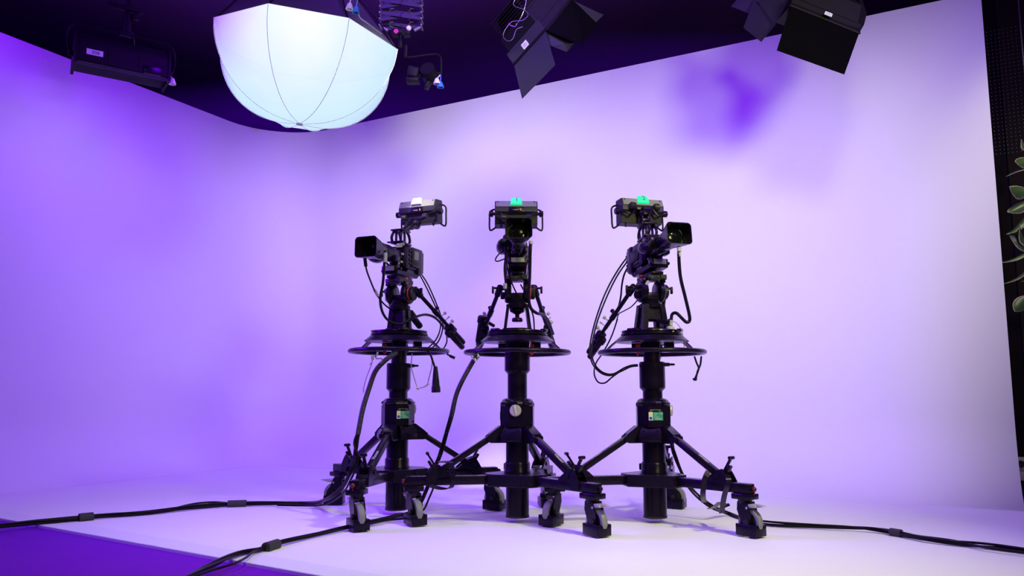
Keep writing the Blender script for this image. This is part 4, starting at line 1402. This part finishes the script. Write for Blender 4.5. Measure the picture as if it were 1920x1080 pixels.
g0, g1 = at(1482, 10, 4.45), at(1611, 62, 4.40)
hd = (g1 - g0)
up2 = V((0.10, 0.22, 0.20))
g2, g3 = g1 + up2, g0 + up2
make_barn_lamp('barn-door lamp at top right with one large black door facing the front', [pix(g0), pix(g1), pix(g2), pix(g3)],
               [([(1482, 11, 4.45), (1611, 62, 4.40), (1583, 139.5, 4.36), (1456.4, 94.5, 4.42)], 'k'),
                ([(1416, -4, 4.85), (1480, -2, 4.62), (1454, 46, 4.60), (1427, 78, 4.70)], 'b0'),
                ([(1415, -2, 4.86), (1454, 46, 4.62), (1427, 78.5, 4.70), (1394, 52, 4.82)], 'b'),
                ([(1385, -4, 4.98), (1416, -2, 4.88), (1404, 25, 4.90), (1371, 12, 5.0)], 'c'),
                ([(1481, 12, 4.56), (1480, 20, 4.56), (1470, 48, 4.58), (1455, 42, 4.60)], 'd')],
               (0.06, 0.0, 0.17), (0.0, 0.0, 0.30), None)
o = [x for x in bpy.data.objects if x.name.startswith('barn_door_lamp')][-1]
cen2 = o.location
b = B().sheet([g0 - cen2, g1 - cen2, at(1619, 48, 4.42) - cen2, at(1624, 28, 4.45) - cen2, at(1612, -8, 4.5) - cen2, at(1484, -10, 4.5) - cen2], 0.02)
b.build('front_shell', 'lamp', o)
uq = hd.normalized()
vq = (at(1486, -10, 4.5) - g0)
vq = (vq - uq * vq.dot(uq)).normalized()
lq = at(1552.5, 28, 4.40) - cen2
nq = uq.cross(vq)
nq = nq if nq.y < 0 else -nq
lb = B().prism([(-0.022, -0.016), (0.022, -0.016), (0.022, 0.016), (-0.022, 0.016)], lq + nq * 0.006, uq, vq, 0.003).build('number_label', 'wlabel', o)
b = B()
b.prism([(-0.015, -0.001), (0.015, -0.001), (0.015, 0.001), (-0.015, 0.001)], lq + nq * 0.008, uq, vq, 0.001)
b.build('label_print', 'blk', lb)

# ------------------------------------------------------------------ dark panels, plant and socket beyond the right end of the wall
ND = V((DR.y, -DR.x, 0))
if ND.y > 0:
    ND = -ND
Q = CORNER + DR * (LEN_R - 0.15) - ND * 0.62
def make_panel(name, label, a0, a1, off, m, dots):
    root = thing(name, label, 'wall panel', Q + DR * ((a0 + a1) / 2) - ND * off, group='dark panels right of the white wall')
    rz = Matrix((DR, ND, V((0, 0, 1)))).transposed()
    B().box((0, 0, 1.9), (a1 - a0, 0.04, 3.8), rz, 0.003).build('board', m, root)
    return root

pn1 = make_panel('acoustic_panel', 'near-black perforated wall panel just past the right end of the white wall', -0.30, 0.245, 0.0, 'panel', True)
pn2 = make_panel('acoustic_panel', 'dark brown perforated wall panel behind the trailing plant', 0.252, 1.5, 0.0, 'panel2', True)
def dots(root, a0, a1, zs_, base):
    b = B()
    for z in zs_:
        a = a0
        while a < a1:
            p = Q + DR * a + ND * 0.0205 + V((0, 0, z)) - root.location
            vsx = [b.bm.verts.new(p + DR * (0.0038 * math.cos(k * PI / 3)) + V((0, 0, 0.0038 * math.sin(k * PI / 3))) + ND * 0.0005) for k in range(6)]
            b.bm.faces.new(vsx)
            a += 0.026
    b.build('perforation', 'dot', root, kind='stuff')
dots(pn1, -0.28, 0.24, [2.34 + 0.0285 * k for k in range(33)], 0)
dots(pn2, 0.262, 0.9, [2.34 + 0.0285 * k for k in range(33)], 0)

def leaf(root, base, tip, wid, curl, tilt):
    base, tip = V(base), V(tip)
    d = tip - base
    x, y, dn = frame_from(d)
    side = (y * math.cos(tilt) + x * math.sin(tilt)).normalized()
    nrm = dn.cross(side).normalized()
    bm = bmesh.new()
    lay = bm.verts.layers.float.new('edge')
    n, mcol = 9, 6
    rows = []
    for i in range(n + 1):
        t = i / n
        wv = wid * (math.sin(PI * min(1, t ** 0.75 * 0.97 + 0.02)) ** 0.8 + 0.02)
        c = base + d * t + nrm * (curl * math.sin(PI * t) * d.length)
        row = []
        for j in range(mcol + 1):
            f = j / mcol * 2 - 1
            v = bm.verts.new(c + side * (f * wv / 2) + nrm * (abs(f) ** 1.5 * wv * 0.22 + 0.02 * wid * math.sin(9 * t + 2 * f)))
            v[lay] = max(abs(f), t * 0.8, 0.9 if t > 0.97 else 0) ** 3
            row.append(v)
        rows.append(row)
    for i in range(n):
        for j in range(mcol):
            bm.faces.new((rows[i][j], rows[i][j + 1], rows[i + 1][j + 1], rows[i + 1][j]))
    bm.normal_update()
    r = bmesh.ops.solidify(bm, geom=bm.faces[:], thickness=0.0012)
    me = bpy.data.meshes.new('leaf')
    bm.to_mesh(me)
    bm.free()
    for p in me.polygons:
        p.use_smooth = True
    me.materials.append(M['leaf'])
    o = bpy.data.objects.new('leaf', me)
    col.objects.link(o)
    o.parent = root

def make_plant():
    yd = 5.08
    c = at(1936, 600, yd)
    root = thing('trailing_plant', 'trailing plant with pale-edged variegated leaves against the dark panel at right edge', 'plant', c)
    px = 1 / FPX * yd
    b = B().tube([at(1931, 255, yd) - c, at(1934, 340, yd) - c, at(1929, 420, yd) - c, at(1933, 500, yd) - c, at(1931, 560, yd) - c, at(1936, 640, yd) - c], 0.006, 7, 5)
    b.build('stem', 'stem', root, ang=80)
    data = [((1932, 296), (1908, 307), 26, 0.10, 0.5, -0.05), ((1930, 314), (1886, 331), 11, -0.08, 1.25, 0.0), ((1931, 356), (1894, 353), 30, 0.12, 0.3, -0.06),
            ((1930, 378), (1889, 397), 22, 0.08, 0.5, 0.0), ((1928, 402), (1887, 439), 14, 0.10, 1.1, -0.03), ((1929, 470), (1891, 436), 24, -0.10, 0.35, 0.02),
            ((1931, 468), (1876, 492), 12, 0.07, 1.1, 0.0), ((1931, 500), (1879, 532), 10, 0.09, 1.2, 0.02), ((1932, 556), (1902, 583), 25, 0.08, 0.3, -0.04),
            ((1932, 462), (1914, 420), 24, 0.10, 0.2, -0.07), ((1931, 512), (1915, 528), 9, 0.1, 0.8, 0.03), ((1933, 330), (1962, 350), 26, 0.1, 0.4, 0.0), ((1931, 430), (1965, 410), 26, 0.1, 0.4, 0.0),
            ((1933, 540), (1968, 565), 26, 0.1, 0.4, 0.0), ((1932, 280), (1916, 262), 20, 0.1, 0.5, 0.0)]
    for (bs, tp, wd, cu, ti, dy) in data:
        leaf(root, at(bs[0], bs[1], yd) - c, at(tp[0], tp[1], yd + dy) - c, wd * px, cu, ti)
    hk = B().cyl(at(1931, 255, yd) - c, V((at(1931, 255, yd) - c)) + V((0, 0, 1.6)), 0.003, None, 6)
    hk.build('hanging_wire', 'wire', root)

make_plant()

def make_socket():
    c = at(1925, 876, 5.30)
    root = thing('power_socket', 'beige power socket box low down past the right end of the white wall', 'socket', c)
    rz = Matrix((DR, ND, V((0, 0, 1)))).transposed()

    def L(a, n, z):
        return DR * a + ND * n + V((0, 0, z))
    B().box(L(0.02, 0, 0.02), (0.17, 0.05, 0.085), rz, 0.004).build('box', 'socket', root)
    B().box(L(0.02, 0, -0.055), (0.17, 0.045, 0.06), rz, 0.003).build('lower_plate', 'socket', root)
    B().lathe([(0.021, 0), (0.021, 0.010), (0.018, 0.010), (0.016, 0.003), (0, 0.003)], L(-0.030, 0.024, 0.022), ND, 20).build('outlet', 'dgrey', root)
    b = B()
    for k in (-1, 1):
        b.cyl(L(-0.030 + 0.008 * k, 0.026, 0.022), L(-0.030 + 0.008 * k, 0.029, 0.022), 0.002, None, 8)
    b.cyl(L(-0.030, 0.024, -0.008), L(-0.030, 0.028, -0.008), 0.003, None, 8)
    b.build('pin_hole', 'blk', root)
    b = B().box(L(0.02, -0.005, -0.12), (0.06, 0.03, 0.10), rz, 0.003)
    b.box(V((DR.x * 0.02, DR.y * 0.02, -c.z + 0.02)), (0.22, 0.12, 0.04), rz, 0.005)
    b.bar(L(0.02, -0.005, -0.08), V((DR.x * 0.02, DR.y * 0.02, -c.z + 0.03)), 0.03, 0.03)
    b.build('post', 'blk', root)

make_socket()

# ------------------------------------------------------------------ cables
def strands(path, n, r, spread, seedv, smooth=6, seg=7):
    rnd = random.Random(seedv)
    out = []
    for k in range(n):
        ph = 2 * PI * k / n + rnd.random()
        pts = []
        for i, p in enumerate(path):
            a = ph + 0.9 * i + rnd.uniform(-0.4, 0.4)
            s_ = spread * (0.8 + 0.5 * rnd.random())
            q = V(p) + V((math.cos(a) * s_, math.sin(a) * s_ * 0.6, math.sin(a) * s_))
            if q.z < r + 0.001:
                q.z = r + 0.001
            pts.append(q)
        out.append(pts)
    return out

def bundle(name, label, path, n, r, spread, seedv, sleeve=None, bands=(), extra=()):
    root = thing(name, label, 'cable', path[-1], group='cable bundles')
    o0 = V(path[-1])
    for pts in strands(path, n, r, spread, seedv):
        B().tube([p - o0 for p in pts], r, 7, 6).build('cable', 'cable', root, ang=80)
    for pts in extra:
        B().tube([V(p) - o0 for p in pts], r * 0.9, 7, 6).build('cable', 'cable', root, ang=80)
    if sleeve:
        i0, i1, rs = sleeve
        B().tube([V(p) - o0 for p in path[i0:i1]], rs, 12, 8).build('braided_sleeve', 'braid', root, ang=80)
    for (p, q, rb) in bands:
        B().cyl(V(p) - o0, V(q) - o0, rb, None, 12).build('tape_band', 'tape', root)
    return root

F = 0.016
f_ = lambda u, v: atz(u, v, F)
path1 = [at(744, 660, 4.42), at(722, 676, 4.40), at(704, 696, 4.40), at(692, 728, 4.40), at(680, 768, 4.38), at(671, 815, 4.36), at(667, 852, 4.34), at(657, 886, 4.32), at(640, 915, 4.40), at(615, 935, 4.50),
         f_(585, 944), f_(520, 944), f_(440, 945), f_(370, 950), f_(280, 960), f_(200, 966), f_(150, 971), f_(70, 979), f_(0, 987), f_(-120, 1003)]
bundle('cable_bundle', 'black cable bundle running from the left pedestal across the floor to the left edge', path1, 4, 0.0062, 0.0072, 1, (0, 6, 0.0135),
       [(f_(427, 945.5), f_(462, 944.5), 0.022), (f_(148, 971.5), f_(174, 969), 0.024)],
       [[at(676, 800, 4.37), at(664, 830, 4.34), at(672, 862, 4.33), at(655, 905, 4.38), at(640, 928, 4.48), at(612, 945, 4.62), f_(580, 948), f_(520, 947)],
        [f_(440, 944), f_(400, 941.5), f_(360, 945), f_(318, 955), f_(280, 960)]])
path2 = [at(893, 668, 4.20), at(884, 682, 4.20), at(868, 712, 4.20), at(855, 742, 4.22), at(846, 780, 4.25), at(835, 822, 4.30), at(822, 860, 4.33), at(810, 890, 4.34), at(798, 922, 4.32), at(785, 948, 4.28),
         f_(765, 963), f_(730, 970), f_(690, 980), f_(640, 991), f_(580, 1004), f_(525, 1018), f_(490, 1028), f_(445, 1038), f_(400, 1058), f_(340, 1088)]
bundle('cable_bundle', 'black cable bundle from the middle pedestal to the lower left over the violet floor', path2, 3, 0.0056, 0.0066, 2, (0, 5, 0.0115),
       [(f_(498, 1027), f_(520, 1020), 0.022)],
       [[at(812, 880, 4.35), at(815, 905, 4.33), at(804, 935, 4.28), at(792, 958, 4.25), f_(765, 971), f_(730, 975), f_(690, 983)],
        [f_(520, 1021), f_(480, 1032), f_(462, 1045), f_(440, 1056), f_(400, 1068), f_(350, 1085)]])
path3 = [at(1259, 828, 4.33), at(1264, 850, 4.36), at(1275, 882, 4.38), at(1289, 908, 4.36), at(1310, 931, 4.33), at(1335, 950, 4.30), f_(1365, 962), f_(1400, 972), f_(1440, 981), f_(1520, 986), f_(1600, 990),
         f_(1650, 994), f_(1690, 1001), f_(1740, 1011), f_(1800, 1018), f_(1860, 1024), f_(1960, 1037)]
bundle('cable_bundle', 'black cable bundle from the right pedestal running along the floor to the right edge', path3, 3, 0.0055, 0.0065, 3, None,
       [(f_(1670, 997.5), f_(1690, 1000.5), 0.019)], [[f_(1690, 1000), f_(1730, 1006), f_(1790, 1014), f_(1850, 1027), f_(1960, 1041)]])

def cable(name, label, pts, r, conns=(), cat='cable', m='cable'):
    root = thing(name, label, cat, pts[0])
    o0 = V(pts[0])
    B().tube([V(p) - o0 for p in pts], r, 8, 7).build('lead', m, root, ang=80)
    for (p, q, rc, mm) in conns:
        b = B().cyl(V(p) - o0, V(q) - o0, rc, None, 12, bev=rc * 0.2)
        b.build('connector', mm, root)
    return root

# left camera
cable('lens_cable', 'thin lead hanging from the lens of the left camera', [at(685, 484, 4.14), at(687, 505, 4.15), at(696, 530, 4.18), at(706, 552, 4.28), at(720, 570, 4.42), at(737, 583, 4.50)], 0.0045,
      [(at(684, 483, 4.14), at(686, 500, 4.15), 0.009, 'plast'), (at(702, 543, 4.24), at(708, 554, 4.29), 0.008, 'lgrey')])
cable('power_cable', 'thick lead looping from the left camera down past its head to the pan bar', [at(722, 470, 4.24), at(721, 490, 4.24), at(718, 530, 4.28), at(713, 560, 4.32), at(717, 585, 4.36), at(730, 602, 4.38), at(752, 607, 4.40), at(775, 596, 4.44), at(797, 590, 4.55), at(816, 596, 4.66), at(832, 613, 4.76), at(840, 622, 4.80)], 0.0075,
      [(at(723, 474, 4.24), at(722, 492, 4.24), 0.011, 'lgrey'), (at(831, 611, 4.75), at(838, 619, 4.78), 0.012, 'lgrey')])
cable('control_lead', 'pair of thin leads from the left pan bar down to the steering ring', [at(777, 500, 4.72), at(795, 530, 4.70), at(822, 588, 4.74), at(826, 612, 4.74), at(818, 636, 4.70), at(800, 655, 4.62)], 0.0042)
cable('control_lead', 'outer thin lead curving down beside the left pan bar', [at(783, 505, 4.72), at(803, 535, 4.70), at(826, 590, 4.76), at(830, 615, 4.74), at(822, 640, 4.70), at(806, 656, 4.64)], 0.0042)
cable('control_lead', 'short thin lead from the left pan bar control to the ring edge', [at(836, 622, 4.80), at(838, 638, 4.76), at(834, 650, 4.72), at(826, 660, 4.66)], 0.0042)
cable('hanging_plug', 'black tapered plug hanging from the steering ring of the left pedestal', [at(790, 652, 4.36), at(806, 664, 4.34), at(811, 676, 4.34), at(815, 688, 4.34)], 0.006,
      [], 'plug')
o = [x for x in bpy.data.objects if x.name.startswith('hanging_plug')][-1]
q0, q1 = at(816.5, 687, 4.34) - o.location, at(817.5, 736, 4.34) - o.location
Lq = (q1 - q0).length
B().lathe([(0, 0), (0.010, 0), (0.013, Lq * 0.18), (0.0185, Lq * 0.55), (0.0205, Lq * 0.75), (0.0235, Lq * 0.78), (0.0245, Lq - 0.003), (0.022, Lq), (0, Lq)], q0, q1 - q0, 24).build('plug_body', 'rubber', o)
cable('safety_wire', 'steel safety wire with clip drooping under the left steering ring, right of its column', [at(773, 663, 4.34), at(771, 685, 4.34), at(776, 706, 4.34), at(783, 725, 4.34), at(790, 727, 4.34), at(800, 722, 4.34), at(805, 706, 4.34), at(810, 685, 4.34), at(809, 664, 4.34)], 0.0028,
      [(at(781, 727, 4.34), at(786, 729, 4.34), 0.007, 'steel'), (at(798, 724, 4.34), at(804, 718, 4.34), 0.006, 'steel')], 'wire', 'wire')
cable('safety_wire', 'steel safety wire with clip drooping under the left steering ring, left of its column', [at(704, 668, 4.36), at(699, 670, 4.36), at(697, 682, 4.36), at(690, 700, 4.36), at(683, 722, 4.36), at(681, 736, 4.37)], 0.0026,
      [(at(698, 667, 4.36), at(699, 675, 4.36), 0.008, 'steel'), (at(696, 680, 4.36), at(694.5, 685, 4.36), 0.006, 'steel')], 'wire', 'wire')
cable('shackle', 'steel shackle holding the braided sleeve under the left steering ring', [at(703, 664, 4.35), at(706, 672, 4.35), at(714, 672, 4.35), at(717, 676, 4.37), at(713, 681, 4.38)], 0.0035, [(at(707, 668, 4.34), at(708, 660, 4.34), 0.005, 'steel')], 'shackle', 'wire')
cable('shackle', 'steel shackle holding the braided sleeve under the middle steering ring', [at(884, 667, 4.18), at(887, 673, 4.18), at(893, 675, 4.18), at(898, 669, 4.18), at(895, 664, 4.18)], 0.0035, [(at(890, 672, 4.18), at(892, 678, 4.18), 0.006, 'steel')], 'shackle', 'wire')
cable('loose_plug', 'small black plug poking out beside the left steering ring', [at(838, 664, 4.56), at(844, 667, 4.56), at(847, 668, 4.56)], 0.005, [(at(843, 667, 4.56), at(853, 671.5, 4.56), 0.008, 'plast')], 'plug')
# middle camera
cable('lens_cable', 'thin lead looping out beside the lens drive of the middle camera', [at(948, 470, 4.12), at(936, 476, 4.10), at(929, 486, 4.10), at(932, 490, 4.10), at(942, 487, 4.12), at(950, 483, 4.14), at(958, 470, 4.14)], 0.0035)
cable('lens_cable', 'pair of thin leads running down the left side of the middle camera', [at(947, 462, 4.05), at(948, 480, 4.06), at(946, 505, 4.10), at(948, 530, 4.14), at(948, 545, 4.16)], 0.0055, [(at(947, 531, 4.14), at(947, 541, 4.15), 0.010, 'lgrey')])
cable('lens_cable', 'second thin lead down the left side of the middle camera to its head', [at(950, 465, 4.06), at(950, 490, 4.08), at(952, 505, 4.12), at(957, 524, 4.18), at(966, 545, 4.24), at(972, 556, 4.30)], 0.004)
cable('power_cable', 'thick lead down the right side of the middle camera to its pan bar', [at(995, 452, 4.04), at(994, 475, 4.04), at(993, 520, 4.10), at(991, 556, 4.16), at(995, 577, 4.18), at(1006, 587, 4.20), at(1018, 590, 4.28), at(1028, 602, 4.36), at(1034, 618, 4.44), at(1037, 626, 4.48)], 0.0085,
      [(at(995.5, 452, 4.04), at(995, 458, 4.04), 0.011, 'lgrey'), (at(995, 459, 4.04), at(994.5, 471, 4.04), 0.008, 'lgrey')])
cable('camera_lead', 'thin slanted dark lead crossing the gap in the middle head', [at(976, 533, 4.32), at(985, 552, 4.32), at(999, 590, 4.36), at(1002, 618, 4.36)], 0.004)
# right camera
cable('power_cable', 'thick lead hanging from the right camera lens and hooking back to its riser', [at(1273, 462, 3.92), at(1273, 485, 3.93), at(1276, 520, 3.98), at(1285, 558, 4.04), at(1292, 588, 4.10), at(1293, 601, 4.12), at(1287, 604, 4.12), at(1278, 596, 4.13), at(1268, 587, 4.14), at(1260, 590, 4.15), at(1258, 606, 4.15)], 0.0085,
      [(at(1273.5, 464, 3.92), at(1273.5, 472, 3.92), 0.011, 'lgrey'), (at(1273.5, 473, 3.92), at(1274, 481, 3.925), 0.0075, 'lgrey'), (at(1258, 600, 4.15), at(1257.5, 611, 4.15), 0.010, 'lgrey')])
cable('camera_lead', 'long lead curving down outside the right camera from its rear, outer one', [at(1192, 470, 4.44), at(1178, 480, 4.44), at(1155, 512, 4.42), at(1134, 552, 4.40), at(1118, 596, 4.36), at(1108, 636, 4.34), at(1106, 662, 4.32), at(1112, 684, 4.30), at(1128, 700, 4.28), at(1146, 704, 4.28), at(1165, 696, 4.28), at(1182, 688, 4.28), at(1196, 686, 4.28)], 0.0045)
cable('camera_lead', 'long lead curving down outside the right camera from its rear, inner one', [at(1192, 477, 4.44), at(1180, 486, 4.44), at(1158, 516, 4.42), at(1138, 556, 4.40), at(1121, 600, 4.36), at(1111, 640, 4.34), at(1109, 664, 4.32), at(1117, 686, 4.30), at(1132, 699, 4.28), at(1150, 701, 4.28), at(1170, 690, 4.28), at(1184, 685, 4.28), at(1196, 684, 4.28)], 0.0045)
cable('camera_lead', 'lead from the lower rear of the right camera to its pan bar clamp', [at(1186, 491, 4.44), at(1178, 500, 4.44), at(1170, 516, 4.44), at(1166, 535, 4.44), at(1164, 556, 4.44), at(1160, 575, 4.48)], 0.005, [(at(1190, 491, 4.44), at(1183, 491, 4.44), 0.010, 'plast')])
cable('camera_lead', 'looping lead under the right pan bar, crossing behind the steering ring', [at(1158, 598, 4.55), at(1146, 632, 4.55), at(1130, 662, 4.54), at(1118, 680, 4.46), at(1114, 700, 4.40), at(1121, 716, 4.36), at(1134, 718, 4.34), at(1148, 707, 4.32), at(1162, 697, 4.30)], 0.0042)
cable('control_lead', 'thin lead from the right head to its pan bar', [at(1196, 562, 4.26), at(1184, 575, 4.32), at(1170, 583, 4.40), at(1160, 589, 4.48), at(1156, 602, 4.52)], 0.0035)
cable('control_lead', 'thin lead across the front of the right head with a silver plug', [at(1213, 532, 4.12), at(1208, 540, 4.12), at(1200, 543, 4.14), at(1184, 542, 4.20), at(1174, 541, 4.28)], 0.0035, [(at(1211, 534, 4.12), at(1216, 527, 4.12), 0.008, 'lgrey')])
cable('guy_wire', 'two thin steel wires from the right riser down to the control plate', [at(1262, 602, 4.16), at(1270, 607, 4.16), at(1278, 620, 4.16), at(1282, 640, 4.16), at(1283, 654, 4.16)], 0.002, [], 'wire', 'wire')

def make_gland():
    c = at(1257, 616, 4.15)
    root = thing('cable_bracket', 'small bracket with steel cable gland on the right control plate', 'bracket', c)
    B().lathe([(0, -0.02), (0.020, -0.02), (0.022, -0.012), (0.022, 0.004), (0.014, 0.012), (0, 0.012)], (0, 0, 0), (0, 0, 1), 16).build('gland', 'lgrey', root)
    b = B().bar((0.0, 0.0, 0.03), (-0.065, 0.03, 0.045), 0.016, 0.022, bev=0.003)
    b.bar((-0.004, 0.0, 0.05), (-0.004, 0.0, -0.015), 0.014, 0.014)
    b.build('arm', 'plast', root)
make_gland()

def straps():
    def rib(b, pts, wd, side=(0.3, 0.9, 0)):
        b.ribbon(pts, wd, 0.003, side)
    c = at(1335, 900, 4.02)
    root = thing('cable_strap', 'black fabric straps hanging in loops from the right arm of the right pedestal', 'strap', c)
    y = 3.98
    b = B()
    for pts in ([at(1328, 884, 3.94), at(1321, 900, 3.93), at(1318, 925, 3.98), at(1320, 942, 4.12)], [at(1328, 884, 3.94), at(1335, 884, 3.98)],
                [at(1363, 890, 3.85), at(1366, 903, 3.83), at(1358, 930, 3.92), at(1353, 962, 4.05)], [at(1353, 944, 4.02), at(1362, 946, 4.0), at(1364, 950, 4.0)],
                [at(1350, 942, 4.02), at(1340, 950, 4.1), at(1330, 954, 4.16)]):
        bb = B()
        rib(bb, [p - c for p in pts], 0.026, (1, 0.1, 0))
        bb.build('strap', 'blk2', root)
    c = at(868, 890, 4.1)
    root = thing('cable_strap', 'black fabric strap wrapped round the left arm of the middle pedestal', 'strap', c)
    for pts in ([at(846, 880, 4.09), at(849, 900, 4.07), at(845, 914, 4.09), at(828, 916, 4.12), at(805, 910, 4.15)], [at(846, 868, 4.10), at(850, 888, 4.08), at(846, 906, 4.09)], [at(822, 866, 4.16), at(838, 866, 4.13), at(848, 868, 4.10)]):
        bb = B()
        rib(bb, [p - c for p in pts], 0.022, (1, 0.1, 0.2))
        bb.build('strap', 'blk2', root)
    c = at(1303, 672, 4.25)
    root = thing('hanging_strap', 'short looped cord with an end stop hanging from the right steering ring', 'strap', c)
    b = B().tube([at(1302, 668, 4.25) - c, at(1306, 680, 4.25) - c, at(1310, 692, 4.25) - c, at(1303, 710, 4.25) - c], 0.005, 7, 5)
    b.tube([at(1315, 668, 4.25) - c, at(1313, 684, 4.25) - c, at(1308, 696, 4.25) - c, at(1305, 710, 4.25) - c], 0.005, 7, 5)
    b.build('cord', 'cable', root, ang=80)
    B().cyl(at(1303, 709, 4.25) - c, at(1303, 714, 4.25) - c, 0.013, 0.010, 14, bev=0.003).build('end_stop', 'plast', root)
straps()
